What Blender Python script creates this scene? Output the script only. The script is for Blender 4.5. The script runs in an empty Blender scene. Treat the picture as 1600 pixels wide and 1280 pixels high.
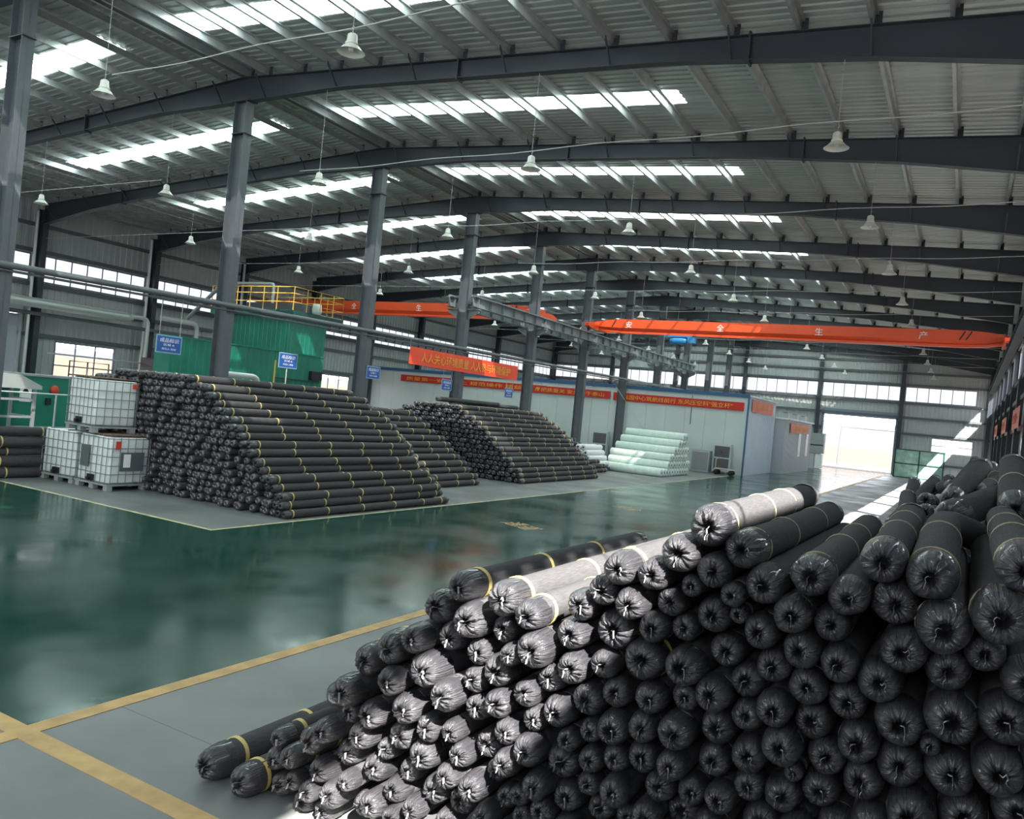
import bpy, math, random
from mathutils import Vector, Matrix
random.seed(7)
S = bpy.context.scene
COL = S.collection

# ------------------------------------------------------------------ camera
H = 2.56
YAW, PITCH, ROLL = 0.5134, -0.0023, 0.0969
cy, sy, cp, sp = math.cos(YAW), math.sin(YAW), math.cos(PITCH), math.sin(PITCH)
fwd = Vector((-sy*cp, cy*cp, sp)); rgt = Vector((cy, sy, 0)); upv = rgt.cross(fwd)
cr, sr = math.cos(ROLL), math.sin(ROLL)
r2 = rgt*cr + upv*sr; u2 = upv*cr - rgt*sr
cam = bpy.data.cameras.new('camera'); camo = bpy.data.objects.new('camera', cam); COL.objects.link(camo)
cam.sensor_width = 36; cam.sensor_fit = 'HORIZONTAL'; cam.lens = 1257.9/1600*36
cam.clip_start = .05; cam.clip_end = 500
M4 = Matrix(((r2.x, u2.x, -fwd.x, 0), (r2.y, u2.y, -fwd.y, 0), (r2.z, u2.z, -fwd.z, H), (0, 0, 0, 1)))
camo.matrix_world = M4
S.camera = camo

# ------------------------------------------------------------------ view, sky, sun
S.view_settings.view_transform = 'Standard'; S.view_settings.look = 'None'
S.view_settings.gamma = 1; S.view_settings.use_curve_mapping = False
S.view_settings.exposure = 0.85
w = bpy.data.worlds.new('sky'); S.world = w; w.use_nodes = True
wn = w.node_tree.nodes; wl = w.node_tree.links
bg = wn['Background']; bg.inputs[1].default_value = 3.2
tc = wn.new('ShaderNodeTexCoord'); sx = wn.new('ShaderNodeSeparateXYZ'); rp = wn.new('ShaderNodeValToRGB')
wl.new(tc.outputs['Generated'], sx.inputs[0]); wl.new(sx.outputs[2], rp.inputs[0]); wl.new(rp.outputs[0], bg.inputs[0])
rp.color_ramp.elements[0].color = (.93, .95, 1, 1); rp.color_ramp.elements[1].color = (.62, .78, 1, 1)
sun = bpy.data.lights.new('sun', 'SUN'); sun.energy = 27; sun.angle = math.radians(.55); sun.color = (1, .95, .88)
suno = bpy.data.objects.new('sun', sun); COL.objects.link(suno)
suno.rotation_euler = Vector((-1, .9, -1.42)).to_track_quat('-Z', 'Y').to_euler()
suno.location = (20, -15, 40)

# ------------------------------------------------------------------ building numbers (metres)
MX, LX, RX, YF, YN = -18.2, -38.13, 1.73, 75.5, -8.5
BAY, Y0 = 6.0, 9.51
ZR, ZE = 10.98, 9.81
SLOPE = (ZR-ZE)/(RX-MX)
SB, ST = 6.29, 7.55
FR = [Y0+BAY*k for k in range(-2, 12)]          # frame lines
def roofz(x): return ZR - SLOPE*abs(x-MX)
ORD = ['', 'first', 'second', 'third', 'fourth', 'fifth', 'sixth', 'seventh', 'eighth', 'ninth', 'tenth', 'eleventh', 'twelfth', 'thirteenth',
       'fourteenth', 'fifteenth', 'sixteenth', 'seventeenth', 'eighteenth', 'nineteenth', 'twentieth', 'twenty-first', 'twenty-second', 'twenty-third', 'twenty-fourth',
       'twenty-fifth', 'twenty-sixth', 'twenty-seventh', 'twenty-eighth', 'twenty-ninth', 'thirtieth', 'thirty-first', 'thirty-second', 'thirty-third', 'thirty-fourth']

# ------------------------------------------------------------------ materials
MATS = {}
def mat(name, col, rough=.6, metal=0, noise=0, nscale=6, bump=0, bscale=30, spec=.5, coat=0, emit=None, stretch=None):
    m = bpy.data.materials.new(name); m.use_nodes = True; MATS[name] = m
    n = m.node_tree.nodes; l = m.node_tree.links; b = n['Principled BSDF']
    b.inputs['Base Color'].default_value = (*col, 1); b.inputs['Roughness'].default_value = rough
    b.inputs['Metallic'].default_value = metal; b.inputs['Specular IOR Level'].default_value = spec
    b.inputs['Coat Weight'].default_value = coat
    if emit: b.inputs['Emission Color'].default_value = (*emit[:3], 1); b.inputs['Emission Strength'].default_value = emit[3]
    t = n.new('ShaderNodeTexCoord'); mp = n.new('ShaderNodeMapping'); l.new(t.outputs['Object'], mp.inputs[0])
    if stretch: mp.inputs['Scale'].default_value = stretch
    if noise:
        x = n.new('ShaderNodeTexNoise'); x.inputs['Scale'].default_value = nscale; x.inputs['Detail'].default_value = 5
        l.new(mp.outputs[0], x.inputs[0])
        r = n.new('ShaderNodeValToRGB'); l.new(x.outputs[0], r.inputs[0])
        r.color_ramp.elements[0].position = .3; r.color_ramp.elements[1].position = .7
        r.color_ramp.elements[0].color = (*[max(0, c*(1-noise)) for c in col], 1)
        r.color_ramp.elements[1].color = (*[min(1, c*(1+noise)) for c in col], 1)
        l.new(r.outputs[0], b.inputs['Base Color'])
    if bump:
        x = n.new('ShaderNodeTexNoise'); x.inputs['Scale'].default_value = bscale; x.inputs['Detail'].default_value = 4
        l.new(mp.outputs[0], x.inputs[0]); bm = n.new('ShaderNodeBump'); bm.inputs['Strength'].default_value = bump
        bm.inputs['Distance'].default_value = .02
        l.new(x.outputs[0], bm.inputs['Height']); l.new(bm.outputs[0], b.inputs['Normal'])
    return m
mat('beam', (.028, .034, .045), .5)
mat('column', (.088, .098, .110), .45, noise=.12, nscale=2)
mat('sheet', (.46, .48, .46), .38, metal=.45, noise=.12, nscale=1.2, stretch=(.3, 3, 1))
mat('wallsheet', (.37, .39, .385), .5, noise=.08, nscale=1)
mat('purlin', (.42, .44, .44), .35, metal=.6, noise=.15, nscale=3)
mat('girt', (.09, .10, .11), .5)
mat('yellow', (.47, .30, .115), .6, noise=.2, nscale=5)
mat('faintyellow', (.5, .45, .25), .6, noise=.3, nscale=5)
mat('fabric', (.055, .054, .057), .85, noise=.25, nscale=14, bump=.35, bscale=60, spec=.35)
mat('plastic', (.042, .041, .048), .30, noise=.2, nscale=9, bump=.5, bscale=45, spec=.6, coat=.6)
pm_ = MATS['plastic']; n = pm_.node_tree.nodes; l = pm_.node_tree.links
def nd(t, **k):
    x = n.new(t)
    for a, v in k.items(): setattr(x, a, v)
    return x
tcx = nd('ShaderNodeTexCoord'); sp_ = nd('ShaderNodeSeparateXYZ'); l.new(tcx.outputs['Object'], sp_.inputs[0])
cb = nd('ShaderNodeCombineXYZ'); l.new(sp_.outputs[0], cb.inputs[0]); l.new(sp_.outputs[2], cb.inputs[1])
nrm = nd('ShaderNodeVectorMath', operation='NORMALIZE'); l.new(cb.outputs[0], nrm.inputs[0])
ln_ = nd('ShaderNodeVectorMath', operation='LENGTH'); l.new(cb.outputs[0], ln_.inputs[0])
sc_ = nd('ShaderNodeVectorMath', operation='SCALE'); sc_.inputs['Scale'].default_value = 6.5; l.new(nrm.outputs[0], sc_.inputs[0])
oi = nd('ShaderNodeObjectInfo'); ml = nd('ShaderNodeMath', operation='MULTIPLY_ADD'); l.new(oi.outputs['Random'], ml.inputs[0]); ml.inputs[1].default_value = 60; l.new(ln_.outputs['Value'], ml.inputs[2])
cz = nd('ShaderNodeCombineXYZ'); l.new(ml.outputs[0], cz.inputs[2]); ad = nd('ShaderNodeVectorMath', operation='ADD'); l.new(sc_.outputs[0], ad.inputs[0]); l.new(cz.outputs[0], ad.inputs[1])
nz = nd('ShaderNodeTexNoise'); nz.inputs['Scale'].default_value = 1.6; nz.inputs['Detail'].default_value = 4; nz.inputs['Roughness'].default_value = .55; l.new(ad.outputs[0], nz.inputs[0])
bmp = nd('ShaderNodeBump'); bmp.inputs['Strength'].default_value = .9; bmp.inputs['Distance'].default_value = .035; l.new(nz.outputs[0], bmp.inputs['Height'])
old = [x for x in n if x.type == 'BUMP' and x != bmp][0]; old.inputs['Strength'].default_value = .35; l.new(bmp.outputs[0], old.inputs['Normal'])
mat('strap', (.58, .46, .15), .45)
mat('palestrap', (.34, .31, .18), .5)
mat('string', (.42, .43, .46), .5)
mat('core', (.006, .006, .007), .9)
mat('whitefabric', (.62, .72, .66), .6, noise=.08, nscale=5)
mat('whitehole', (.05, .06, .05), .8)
mat('orange', (.78, .085, .02), .4, noise=.05, nscale=1)
mat('black', (.01, .01, .012), .5)
mat('white', (.8, .8, .8), .5)
mat('hoistblue', (.03, .20, .42), .4)
mat('rail', (.17, .19, .20), .5, noise=.15, nscale=3)
mat('green', (.008, .17, .115), .4, noise=.15, nscale=1.5)
mat('dkgreen', (.006, .055, .045), .5)
mat('yrail', (.68, .40, .05), .45)
mat('panel', (.50, .56, .545), .35, noise=.05, nscale=.6)
mat('bluetrim', (.03, .10, .22), .4)
mat('bluewhite', (.52, .60, .68), .3, noise=.06, nscale=1)
mat('bannerred', (.50, .018, .012), .6)
mat('bannerorange', (.80, .07, .025), .55)
mat('bannerpink', (.72, .22, .15), .6)
mat('bannertext', (.75, .40, .06), .6)
mat('signblue', (.008, .09, .34), .4)
mat('signedge', (.25, .38, .50), .4)
mat('tank', (.78, .80, .78), .4, noise=.06, nscale=5)
mat('cage', (.20, .25, .25), .4, metal=.6)
mat('pallet', (.30, .32, .31), .6)
mat('rust', (.16, .10, .07), .8, noise=.3)
mat('black_label', (.10, .11, .12), .5)
mat('redlabel', (.55, .06, .03), .5)
mat('pipe', (.50, .53, .51), .35, metal=.3)
mat('darkpipe', (.10, .11, .12), .45)
mat('duct', (.46, .50, .47), .4, metal=.4)
mat('lamp', (.62, .62, .56), .35)
mat('wire', (.42, .43, .41), .5)
mat('ground', (.12, .09, .062), .9, noise=.15, nscale=.3)
mat('outwall', (.10, .10, .12), .9, noise=.08)
mat('outwallp', (.15, .11, .08), .9, noise=.1)
mat('frame', (.16, .20, .25), .5)
mat('whiteframe', (.75, .76, .78), .5)
mat('shutter', (.42, .45, .48), .45)
mat('greymetal', (.28, .30, .30), .5)
mat('cratefill', (.26, .42, .35), .4, noise=.4, nscale=2)

def glassy(name, transp, emit, col=(.95, .98, 1)):
    m = bpy.data.materials.new(name); m.use_nodes = True; MATS[name] = m
    n = m.node_tree.nodes; l = m.node_tree.links; n.remove(n['Principled BSDF']); out = n['Material Output']
    t = n.new('ShaderNodeBsdfTransparent'); e = n.new('ShaderNodeEmission'); g = n.new('ShaderNodeBsdfGlossy')
    e.inputs[0].default_value = (*col, 1); e.inputs[1].default_value = emit; g.inputs['Roughness'].default_value = .05
    mx = n.new('ShaderNodeMixShader'); mx.inputs[0].default_value = .06 if emit == 0 else 1-transp
    l.new(t.outputs[0], mx.inputs[1]); l.new((g if emit == 0 else e).outputs[0], mx.inputs[2]); l.new(mx.outputs[0], out.inputs[0])
    return m
glassy('clear', .94, 0)
glassy('litpane', .1, .62, (.90, .94, 1))
glassy('fillpane', .1, 3.6, (.90, .94, 1))  # stronger glow, for the fill panels added behind the camera
glassy('skylight', .1, 9.0, (.80, 1.0, .97))

# floor: glossy epoxy and concrete
def floormat(name, ca, cb, ra, rb, nscale, bump, spec=.5, joints=False):
    m = bpy.data.materials.new(name); m.use_nodes = True; MATS[name] = m
    n = m.node_tree.nodes; l = m.node_tree.links; b = n['Principled BSDF']
    t = n.new('ShaderNodeTexCoord'); x = n.new('ShaderNodeTexNoise'); x.inputs['Scale'].default_value = nscale; x.inputs['Detail'].default_value = 8
    l.new(t.outputs['Object'], x.inputs[0])
    r = n.new('ShaderNodeValToRGB'); l.new(x.outputs[0], r.inputs[0]); r.color_ramp.elements[0].position = .35; r.color_ramp.elements[1].position = .68
    r.color_ramp.elements[0].color = (*ca, 1); r.color_ramp.elements[1].color = (*cb, 1)
    l.new(r.outputs[0], b.inputs['Base Color'])
    y = n.new('ShaderNodeTexNoise'); y.inputs['Scale'].default_value = .7; y.inputs['Detail'].default_value = 6; l.new(t.outputs['Object'], y.inputs[0])
    mr = n.new('ShaderNodeMapRange'); l.new(y.outputs[0], mr.inputs[0]); mr.inputs[1].default_value = .35; mr.inputs[2].default_value = .65
    mr.inputs[3].default_value = ra; mr.inputs[4].default_value = rb; l.new(mr.outputs[0], b.inputs['Roughness'])
    b.inputs['Specular IOR Level'].default_value = spec
    z = n.new('ShaderNodeTexNoise'); z.inputs['Scale'].default_value = 2.2; z.inputs['Detail'].default_value = 3; l.new(t.outputs['Object'], z.inputs[0])
    bm = n.new('ShaderNodeBump'); bm.inputs['Strength'].default_value = bump; bm.inputs['Distance'].default_value = .02
    l.new(z.outputs[0], bm.inputs['Height']); l.new(bm.outputs[0], b.inputs['Normal'])
    if joints:
        br = n.new('ShaderNodeTexBrick'); br.inputs['Scale'].default_value = 1; br.offset = 0
        br.inputs['Brick Width'].default_value = 5.5; br.inputs['Row Height'].default_value = 4.0; br.inputs['Mortar Size'].default_value = .006
        l.new(t.outputs['Object'], br.inputs[0]); mi = n.new('ShaderNodeMixRGB'); mi.blend_type = 'MULTIPLY'
        mi.inputs[2].default_value = (.55, .55, .55, 1); l.new(br.outputs['Fac'], mi.inputs[0]); l.new(r.outputs[0], mi.inputs[1]); l.new(mi.outputs[0], b.inputs['Base Color'])
floormat('epoxy', (.008, .042, .030), (.017, .064, .047), .09, .24, 1.6, .10, .17)
floormat('concrete', (.140, .146, .144), (.188, .194, .190), .32, .55, .8, .05, .4, True)

# ------------------------------------------------------------------ mesh helper
class MB:
    def __init__(s): s.v = []; s.f = []; s.sm = []; s.mi = []; s.cur = 0
    def add(s, vs, fs, smooth=False):
        o = len(s.v); s.v += [tuple(v) for v in vs]; s.f += [tuple(i+o for i in f) for f in fs]; s.sm += [smooth]*len(fs); s.mi += [s.cur]*len(fs)
    def box(s, x0, x1, y0, y1, z0, z1):
        s.add([(x0,y0,z0),(x1,y0,z0),(x1,y1,z0),(x0,y1,z0),(x0,y0,z1),(x1,y0,z1),(x1,y1,z1),(x0,y1,z1)],
              [(0,3,2,1),(4,5,6,7),(0,1,5,4),(1,2,6,5),(2,3,7,6),(3,0,4,7)])
    def bar(s, a, b, w, h=None, up=(0,0,1)):           # box beam from a to b
        a = Vector(a); b = Vector(b); h = h or w; d = (b-a).normalized(); U = Vector(up)
        if abs(d.dot(U)) > .98: U = Vector((0,1,0))
        r = d.cross(U).normalized(); u = r.cross(d)
        vs = [p+r*(i*w/2)+u*(j*h/2) for p in (a, b) for i, j in ((-1,-1),(1,-1),(1,1),(-1,1))]
        s.add(vs, [(0,1,2,3),(7,6,5,4),(0,4,5,1),(1,5,6,2),(2,6,7,3),(3,7,4,0)])
    def tube(s, pts, r, seg=8, cap=True, smooth=True):
        pts = [Vector(p) for p in pts]; n = len(pts); rs = r if isinstance(r, (list, tuple)) else [r]*n
        vs = []; pr = None
        for i, p in enumerate(pts):
            d = (pts[min(i+1, n-1)]-pts[max(i-1, 0)]).normalized()
            if pr is None:
                U = Vector((0,0,1)) if abs(d.z) < .9 else Vector((1,0,0)); R = d.cross(U).normalized()
            else:
                R = (pr-d*pr.dot(d)).normalized()
            pr = R; U = d.cross(R)
            for k in range(seg):
                a = 2*math.pi*k/seg; vs.append(p+(R*math.cos(a)+U*math.sin(a))*rs[i])
        fs = [(i*seg+k, i*seg+(k+1) % seg, (i+1)*seg+(k+1) % seg, (i+1)*seg+k) for i in range(n-1) for k in range(seg)]
        s.add(vs, fs, smooth)
        if cap: s.add(vs[:seg], [tuple(range(seg))[::-1]]); s.add(vs[-seg:], [tuple(range(seg))])
    def prism(s, poly, p0, ax, au, av, L):             # poly in (u,v), extruded along ax by L from p0
        p0 = Vector(p0); ax = Vector(ax); au = Vector(au); av = Vector(av); n = len(poly)
        vs = [p0+au*u+av*v for u, v in poly]+[p0+au*u+av*v+ax*L for u, v in poly]
        s.add(vs, [tuple(range(n))[::-1], tuple(range(n, 2*n))]+[(i, (i+1) % n, n+(i+1) % n, n+i) for i in range(n)])
    def lathe(s, prof, c, seg=20, axis='z'):
        vs = []
        for r, h in prof:
            for k in range(seg):
                a = 2*math.pi*k/seg; x, y = r*math.cos(a), r*math.sin(a)
                vs.append(Vector(c)+(Vector((x, y, h)) if axis == 'z' else Vector((x, h, y)) if axis == 'y' else Vector((h, x, y))))
        m = len(prof)
        s.add(vs, [(i*seg+k, i*seg+(k+1) % seg, (i+1)*seg+(k+1) % seg, (i+1)*seg+k) for i in range(m-1) for k in range(seg)], True)
    def mesh(s, name, mats):
        me = bpy.data.meshes.new(name); me.from_pydata(s.v, [], s.f)
        me.polygons.foreach_set('use_smooth', s.sm); me.polygons.foreach_set('material_index', s.mi)
        for m in (mats if isinstance(mats, (list, tuple)) else [mats]): me.materials.append(MATS[m])
        me.update(); return me
    def obj(s, name, mats, parent=None, loc=None): return link(name, s.mesh(name, mats), parent, loc)
def link(name, me, parent=None, loc=None, rot=None, scale=None):
    o = bpy.data.objects.new(name, me); COL.objects.link(o)
    if parent: o.parent = parent
    if loc: o.location = loc
    if rot: o.rotation_euler = rot
    if scale: o.scale = scale
    return o
def tag(o, label=None, cat=None, group=None, kind=None):
    if label: o['label'] = label
    if cat: o['category'] = cat
    if group: o['group'] = group
    if kind: o['kind'] = kind
    return o
def empty(name, label, cat, loc=(0,0,0), rz=0, group=None, kind=None):
    o = link(name, None, None, loc, (0,0,rz)); o.empty_display_size = .2
    return tag(o, label, cat, group, kind)
def kids(o): return [c for c in bpy.data.objects if c.parent == o]
def copy_tree(root, tree):
    """root: the thing; tree: {obj: [children]}"""
    def cp(o, par):
        c = o.copy(); COL.objects.link(c); c.parent = par
        for ch in tree.get(o, ()): cp(ch, c)
        return c
    return cp(root, None)
def text(body, size, h, matname, name, parent, M, width=None, extr=.004):
    """writing: letters as a mesh; M places the text plane (x along the line, y up)"""
    c = bpy.data.curves.new(name, 'FONT'); c.body = body; c.size = size; c.extrude = extr; c.align_x = 'CENTER'; c.align_y = 'CENTER'; c.resolution_u = 2
    o = bpy.data.objects.new(name, c); COL.objects.link(o)
    dg = bpy.context.evaluated_depsgraph_get(); dg.update()
    me = bpy.data.meshes.new_from_object(o.evaluated_get(dg)); bpy.data.objects.remove(o)
    xs = [v.co.x for v in me.vertices]; ys = [v.co.y for v in me.vertices]
    if xs:
        w0 = max(xs)-min(xs); h0 = max(ys)-min(ys); cx = (max(xs)+min(xs))/2; cy_ = (max(ys)+min(ys))/2
        k = h/h0; kx = (width/w0) if width else k
        for v in me.vertices: v.co = M @ Vector(((v.co.x-cx)*kx, (v.co.y-cy_)*k, v.co.z))
    me.materials.clear(); me.materials.append(MATS[matname])
    return link(name, me, parent)
def frameM(o, x, y):       # matrix from origin, x dir, y dir
    x = Vector(x).normalized(); y = Vector(y).normalized(); z = x.cross(y)
    return Matrix(((x.x, y.x, z.x, o[0]), (x.y, y.y, z.y, o[1]), (x.z, y.z, z.z, o[2]), (0,0,0,1)))

# ------------------------------------------------------------------ floor
b = MB(); b.box(LX, RX, YN, YF, -.2, 0); tag(b.obj('floor', 'concrete'), 'pale grey concrete floor slab of the hall', 'floor', kind='structure')
def slab(x0, x1, y0, y1, m, name, label, z=.003, kind='structure'):
    b = MB(); b.box(x0, x1, y0, y1, 0, z); o = b.obj(name, m); return tag(o, label, 'floor', kind=kind)
slab(-10.95, -5.47, 3.37, YF, 'epoxy', 'floor_aisle', 'glossy dark green painted aisle running down the hall')
slab(LX, -10.95, 3.37, 9.49, 'epoxy', 'floor_cross_aisle', 'glossy dark green painted cross aisle in front of the tanks', .0029)
slab(-5.55, -5.40, -2, YF, 'yellow', 'floor_line', 'yellow painted line along the green aisle edge', .005)
slab(-5.40, 0, 3.22, 3.37, 'yellow', 'floor_line', 'worn yellow line running towards the near roll stack', .0045)
slab(LX, -5.55, 3.22, 3.37, 'yellow', 'floor_line', 'bright yellow line closing the green cross aisle', .0045)
slab(-10.98, -10.91, 9.45, 45.3, 'faintyellow', 'floor_line', 'thin faded line edging the storage pads along the aisle', .005)
slab(LX, -10.98, 9.45, 9.52, 'faintyellow', 'floor_line', 'thin faded line in front of the white tanks', .0048)
for (X, Y, t, wv) in ((-8.25, 15.6, '通道', .95), (-8.2, 21.9, '安全', .9)):
    e = text(t, 1, .55, 'yellow', 'floor_marking', None, frameM((X, Y, .004), (.75, -.35, 0), (.35, .75, 0)), wv, .001)
    tag(e, 'yellow painted characters on the green aisle, ' + ('beside the big stack' if Y < 18 else 'beside the second stack'), 'floor marking', kind='structure')

# ------------------------------------------------------------------ profiled sheets
def ribs(a, b_, pitch, depth):
    """trapezoid profile positions (u, offset)"""
    out = []; u = a
    while u < b_-1e-6:
        for du, d in ((0, 0), (.45, 0), (.55, 1), (.9, 1)):
            if u+du*pitch < b_: out.append((u+du*pitch, d*depth))
        u += pitch
    out.append((b_, 0)); return out
def wall(name, axis, const, u0, u1, z0, ztop, openings, label, sign, pitch=.32, mat_='wallsheet'):
    """a profiled wall; axis 'x': plane x=const, u=y. openings (u0,u1,z0,z1)"""
    b = MB(); cuts = sorted({u for o in openings for u in o[:2]})
    pts = ribs(u0, u1, pitch, .035)
    for c in cuts:
        if u0 < c < u1:
            pts += [(c, 0)]
    pts = sorted(set(pts))
    for (a, da), (c, dc) in zip(pts, pts[1:]):
        if c-a < 1e-5: continue
        mid = (a+c)/2; ops = sorted((o[2], o[3]) for o in openings if o[0] < mid < o[1])
        zt = min(ztop(a), ztop(c)); z = z0; segs = []
        for (p, q) in ops:
            if p > z: segs.append((z, p))
            z = max(z, q)
        segs.append((z, None))
        for (p, q) in segs:
            qa = ztop(a) if q is None else q; qc = ztop(c) if q is None else q
            P = [(a, da, p), (c, dc, p), (c, dc, qc), (a, da, qa)]
            vs = [(const+sign*d, u, z_) if axis == 'x' else (u, const+sign*d, z_) for u, d, z_ in P]
            b.add(vs, [(0, 1, 2, 3)])
    return tag(b.obj(name, mat_), label, 'wall', kind='structure')
bays = list(zip(FR, FR[1:]))
SBR = 6.08
def strips(y0, y1, hw=.2): return (y0+hw, y1-hw, SB, ST)
openL, openR = [], []
for (a, c) in [(YN+.2, FR[0])]+bays:
    openL.append(strips(a, c)); openR.append((a+.2, c-.2, SBR, ST))
lowL = [(22.85, 25.95, 1.35, 3.6), (29.0, 32.3, 1.35, 3.6)]+[(a+1.4, c-1.4, 1.35, 3.6) for a, c in bays if 33 < a < 75 or a < 16]
openL += lowL + [(17.0, 21.0, 0, 4.7)]
lowR = [(a+1.5, c-1.5, 2.2, 3.4) for a, c in bays if a > 8]
openR += lowR
topL = lambda u: roofz(LX)+.3
wall('wall_left', 'x', LX-.26, YN-.1, YF+.26, 0, topL, openL, 'grey ribbed sheet wall with a long high window strip', 1)
wall('wall_right', 'x', RX+.26, YN-.1, YF+.26, 0, topL, openR, 'dark ribbed sheet wall beside the near roll stack', -1)
FC = [MX+(RX-MX)/3*j for j in (-3, -2, -1, 0, 1, 2, 3)]
openF = []
for i, (a, c) in enumerate(zip(FC, FC[1:])):
    openF.append((a+.2, c-.2 if i < 5 else .55, SB, ST))
openF += [(-11.1, -5.15, 0, 4.75), (-2.42, .58, 2.2, 3.4)]
ztf = lambda u: roofz(u)+.3
wall('wall_far', 'y', YF+.26, LX-.26, RX+.26, 0, ztf, openF, 'grey ribbed gable wall with the open loading door', -1)
openN = [(-37.5, -24.9, 5.6, ST), (-24.6, -11.8, 5.6, ST), (-11.4, -5.1, 5.2, ST), (-4.7, 1.4, 4.2, ST), (-4.4, 1.2, 1.0, 3.7), (-11.1, -5.15, 0, 4.75)]  # openings added for the unseen glowing panels behind the camera
wall('wall_near', 'y', YN-.1, LX-.26, RX+.26, 0, ztf, openN, 'grey ribbed gable wall behind the camera', 1)
# girts
def girts(axis, const, u0, u1, zs, nm, par_label, ops=()):
    for z in zs:
        segs = [(u0, u1)]
        for (a, c, p, q) in ops:
            if p-.05 < z < q+.05:
                segs = [s for (s0, s1) in segs for s in ((s0, min(s1, a)), (max(s0, c), s1)) if s[1]-s[0] > .05]
        b = MB()
        for s0, s1 in segs:
            if axis == 'x': b.box(const-.04, const+.04, s0, s1, z-.09, z+.09)
            else: b.box(s0, s1, const-.04, const+.04, z-.09, z+.09)
        o = b.obj(nm, 'girt'); tag(o, par_label+' about %s metres up' % (['one', 'two', 'three', 'four', 'five', 'six', 'seven', 'eight', 'nine', 'ten'][max(0, int(z+.5)-1)]), 'girt', kind='structure')
girts('x', LX-.12, YN, YF, (1.2, 3.8, 5.3, 6.15, 7.7, 8.9), 'trim_1', 'dark steel girt along the long window wall', openL)
girts('x', RX+.14, YN, YF, (1.2, 3.7, 5.0, 5.92, 7.7, 8.9), 'trim_2', 'dark steel girt along the wall beside the roll stacks', openR)
girts('y', YF+.12, LX, RX, (1.2, 3.6, 4.95, 6.15, 7.7, 8.7, 9.6), 'trim_3', 'dark steel girt across the gable wall', openF)

# ------------------------------------------------------------------ windows
wn_i = [0]
def window(axis, const, o, pane, label, fm='frame', nm=None, mull=.85, trans=False, d=.05, mw=.026):
    u0, u1, z0, z1 = o; wn_i[0] += 1
    root = empty('window_%d' % wn_i[0], label, 'window', kind='structure')
    b = MB(); n = max(1, round((u1-u0)/mull))
    def bx(a, c, p, q, th=d):
        if axis == 'x': b.box(const-th/2, const+th/2, a, c, p, q)
        else: b.box(a, c, const-th/2, const+th/2, p, q)
    bx(u0, u1, z0, z0+.05); bx(u0, u1, z1-.05, z1); bx(u0, u0+.04, z0, z1); bx(u1-.04, u1, z0, z1)
    for i in range(1, n):
        u = u0+(u1-u0)*i/n; bx(u-mw, u+mw, z0, z1)
    if trans: bx(u0, u1, (z0+z1)/2-.03, (z0+z1)/2+.03)
    f = b.obj('window_frame', fm, root)
    b = MB()
    if axis == 'x': b.box(const-.006, const+.006, u0+.03, u1-.03, z0+.03, z1-.03)
    else: b.box(u0+.03, u1-.03, const-.006, const+.006, z0+.03, z1-.03)
    b.obj('window_glass', pane, root)
    return root
k = 0
for o in openL:
    if o[2] == SB: k += 1; window('x', LX-.24, o, 'litpane', 'high window strip of the long wall, %s bay from the near gable' % ORD[k])
for i, o in enumerate(lowL): window('x', LX-.24, o, 'clear', 'low window with a middle rail in the long wall, bay starting %d metres on' % round(o[0]), trans=True, mull=1.1)
k = 0
for o in openR:
    if o[2] == SBR: k += 1; window('x', RX+.24, o, 'clear', 'high window strip above the roll stacks, %s bay from the near gable' % ORD[k], mull=2.0, d=.012, mw=.012)
for i, o in enumerate(lowR): window('x', RX+.24, o, 'clear', 'low window in the wall beside the roll stacks, %s of the row' % ORD[i+1], trans=True, mull=1.1)
for i, o in enumerate(openF):
    if o[2] == SB: window('y', YF+.24, o, 'litpane', 'high window strip of the gable wall, %s panel from the long wall' % ORD[i+1])
window('y', YF+.24, (-2.42, .58, 2.2, 3.4), 'clear', 'low barred window in the gable wall beside the loading door', 'whiteframe', trans=True, mull=1.5)
for i, o in enumerate(openN): window('y', YN-.12, o, 'fillpane', 'added glowing fill-light panel in the gable wall outside the picture, %s of six' % ORD[i+1])  # unseen glowing panels, added to brighten the near stack and its plastic
# far doorway and roller door
d = empty('door_1', 'wide open loading doorway at the far end of the green aisle', 'door', kind='structure')
b = MB(); b.box(-11.16, -11.0, YF+.1, YF+.35, 0, 4.8); b.box(-5.25, -5.09, YF+.1, YF+.35, 0, 4.8); b.box(-11.16, -5.09, YF+.1, YF+.35, 4.7, 5.25); b.obj('door_frame', 'frame', d)
d = empty('door_2', 'grey slatted roller shutter in the long window wall', 'door', kind='structure')
b = MB()
z = 0
while z < 4.65: b.box(LX-.3, LX-.22, 17.0, 21.0, z, z+.1); b.box(LX-.27, LX-.24, 17.0, 21.0, z+.1, z+.13); z += .13
b.obj('shutter_curtain', 'shutter', d)
b = MB(); b.box(LX-.3, LX-.05, 16.88, 17.0, 0, 4.8); b.box(LX-.3, LX-.05, 21.0, 21.12, 0, 4.8); b.box(LX-.35, LX-.02, 16.88, 21.12, 4.7, 5.1); b.obj('shutter_guide', 'shutter', d)

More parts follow.
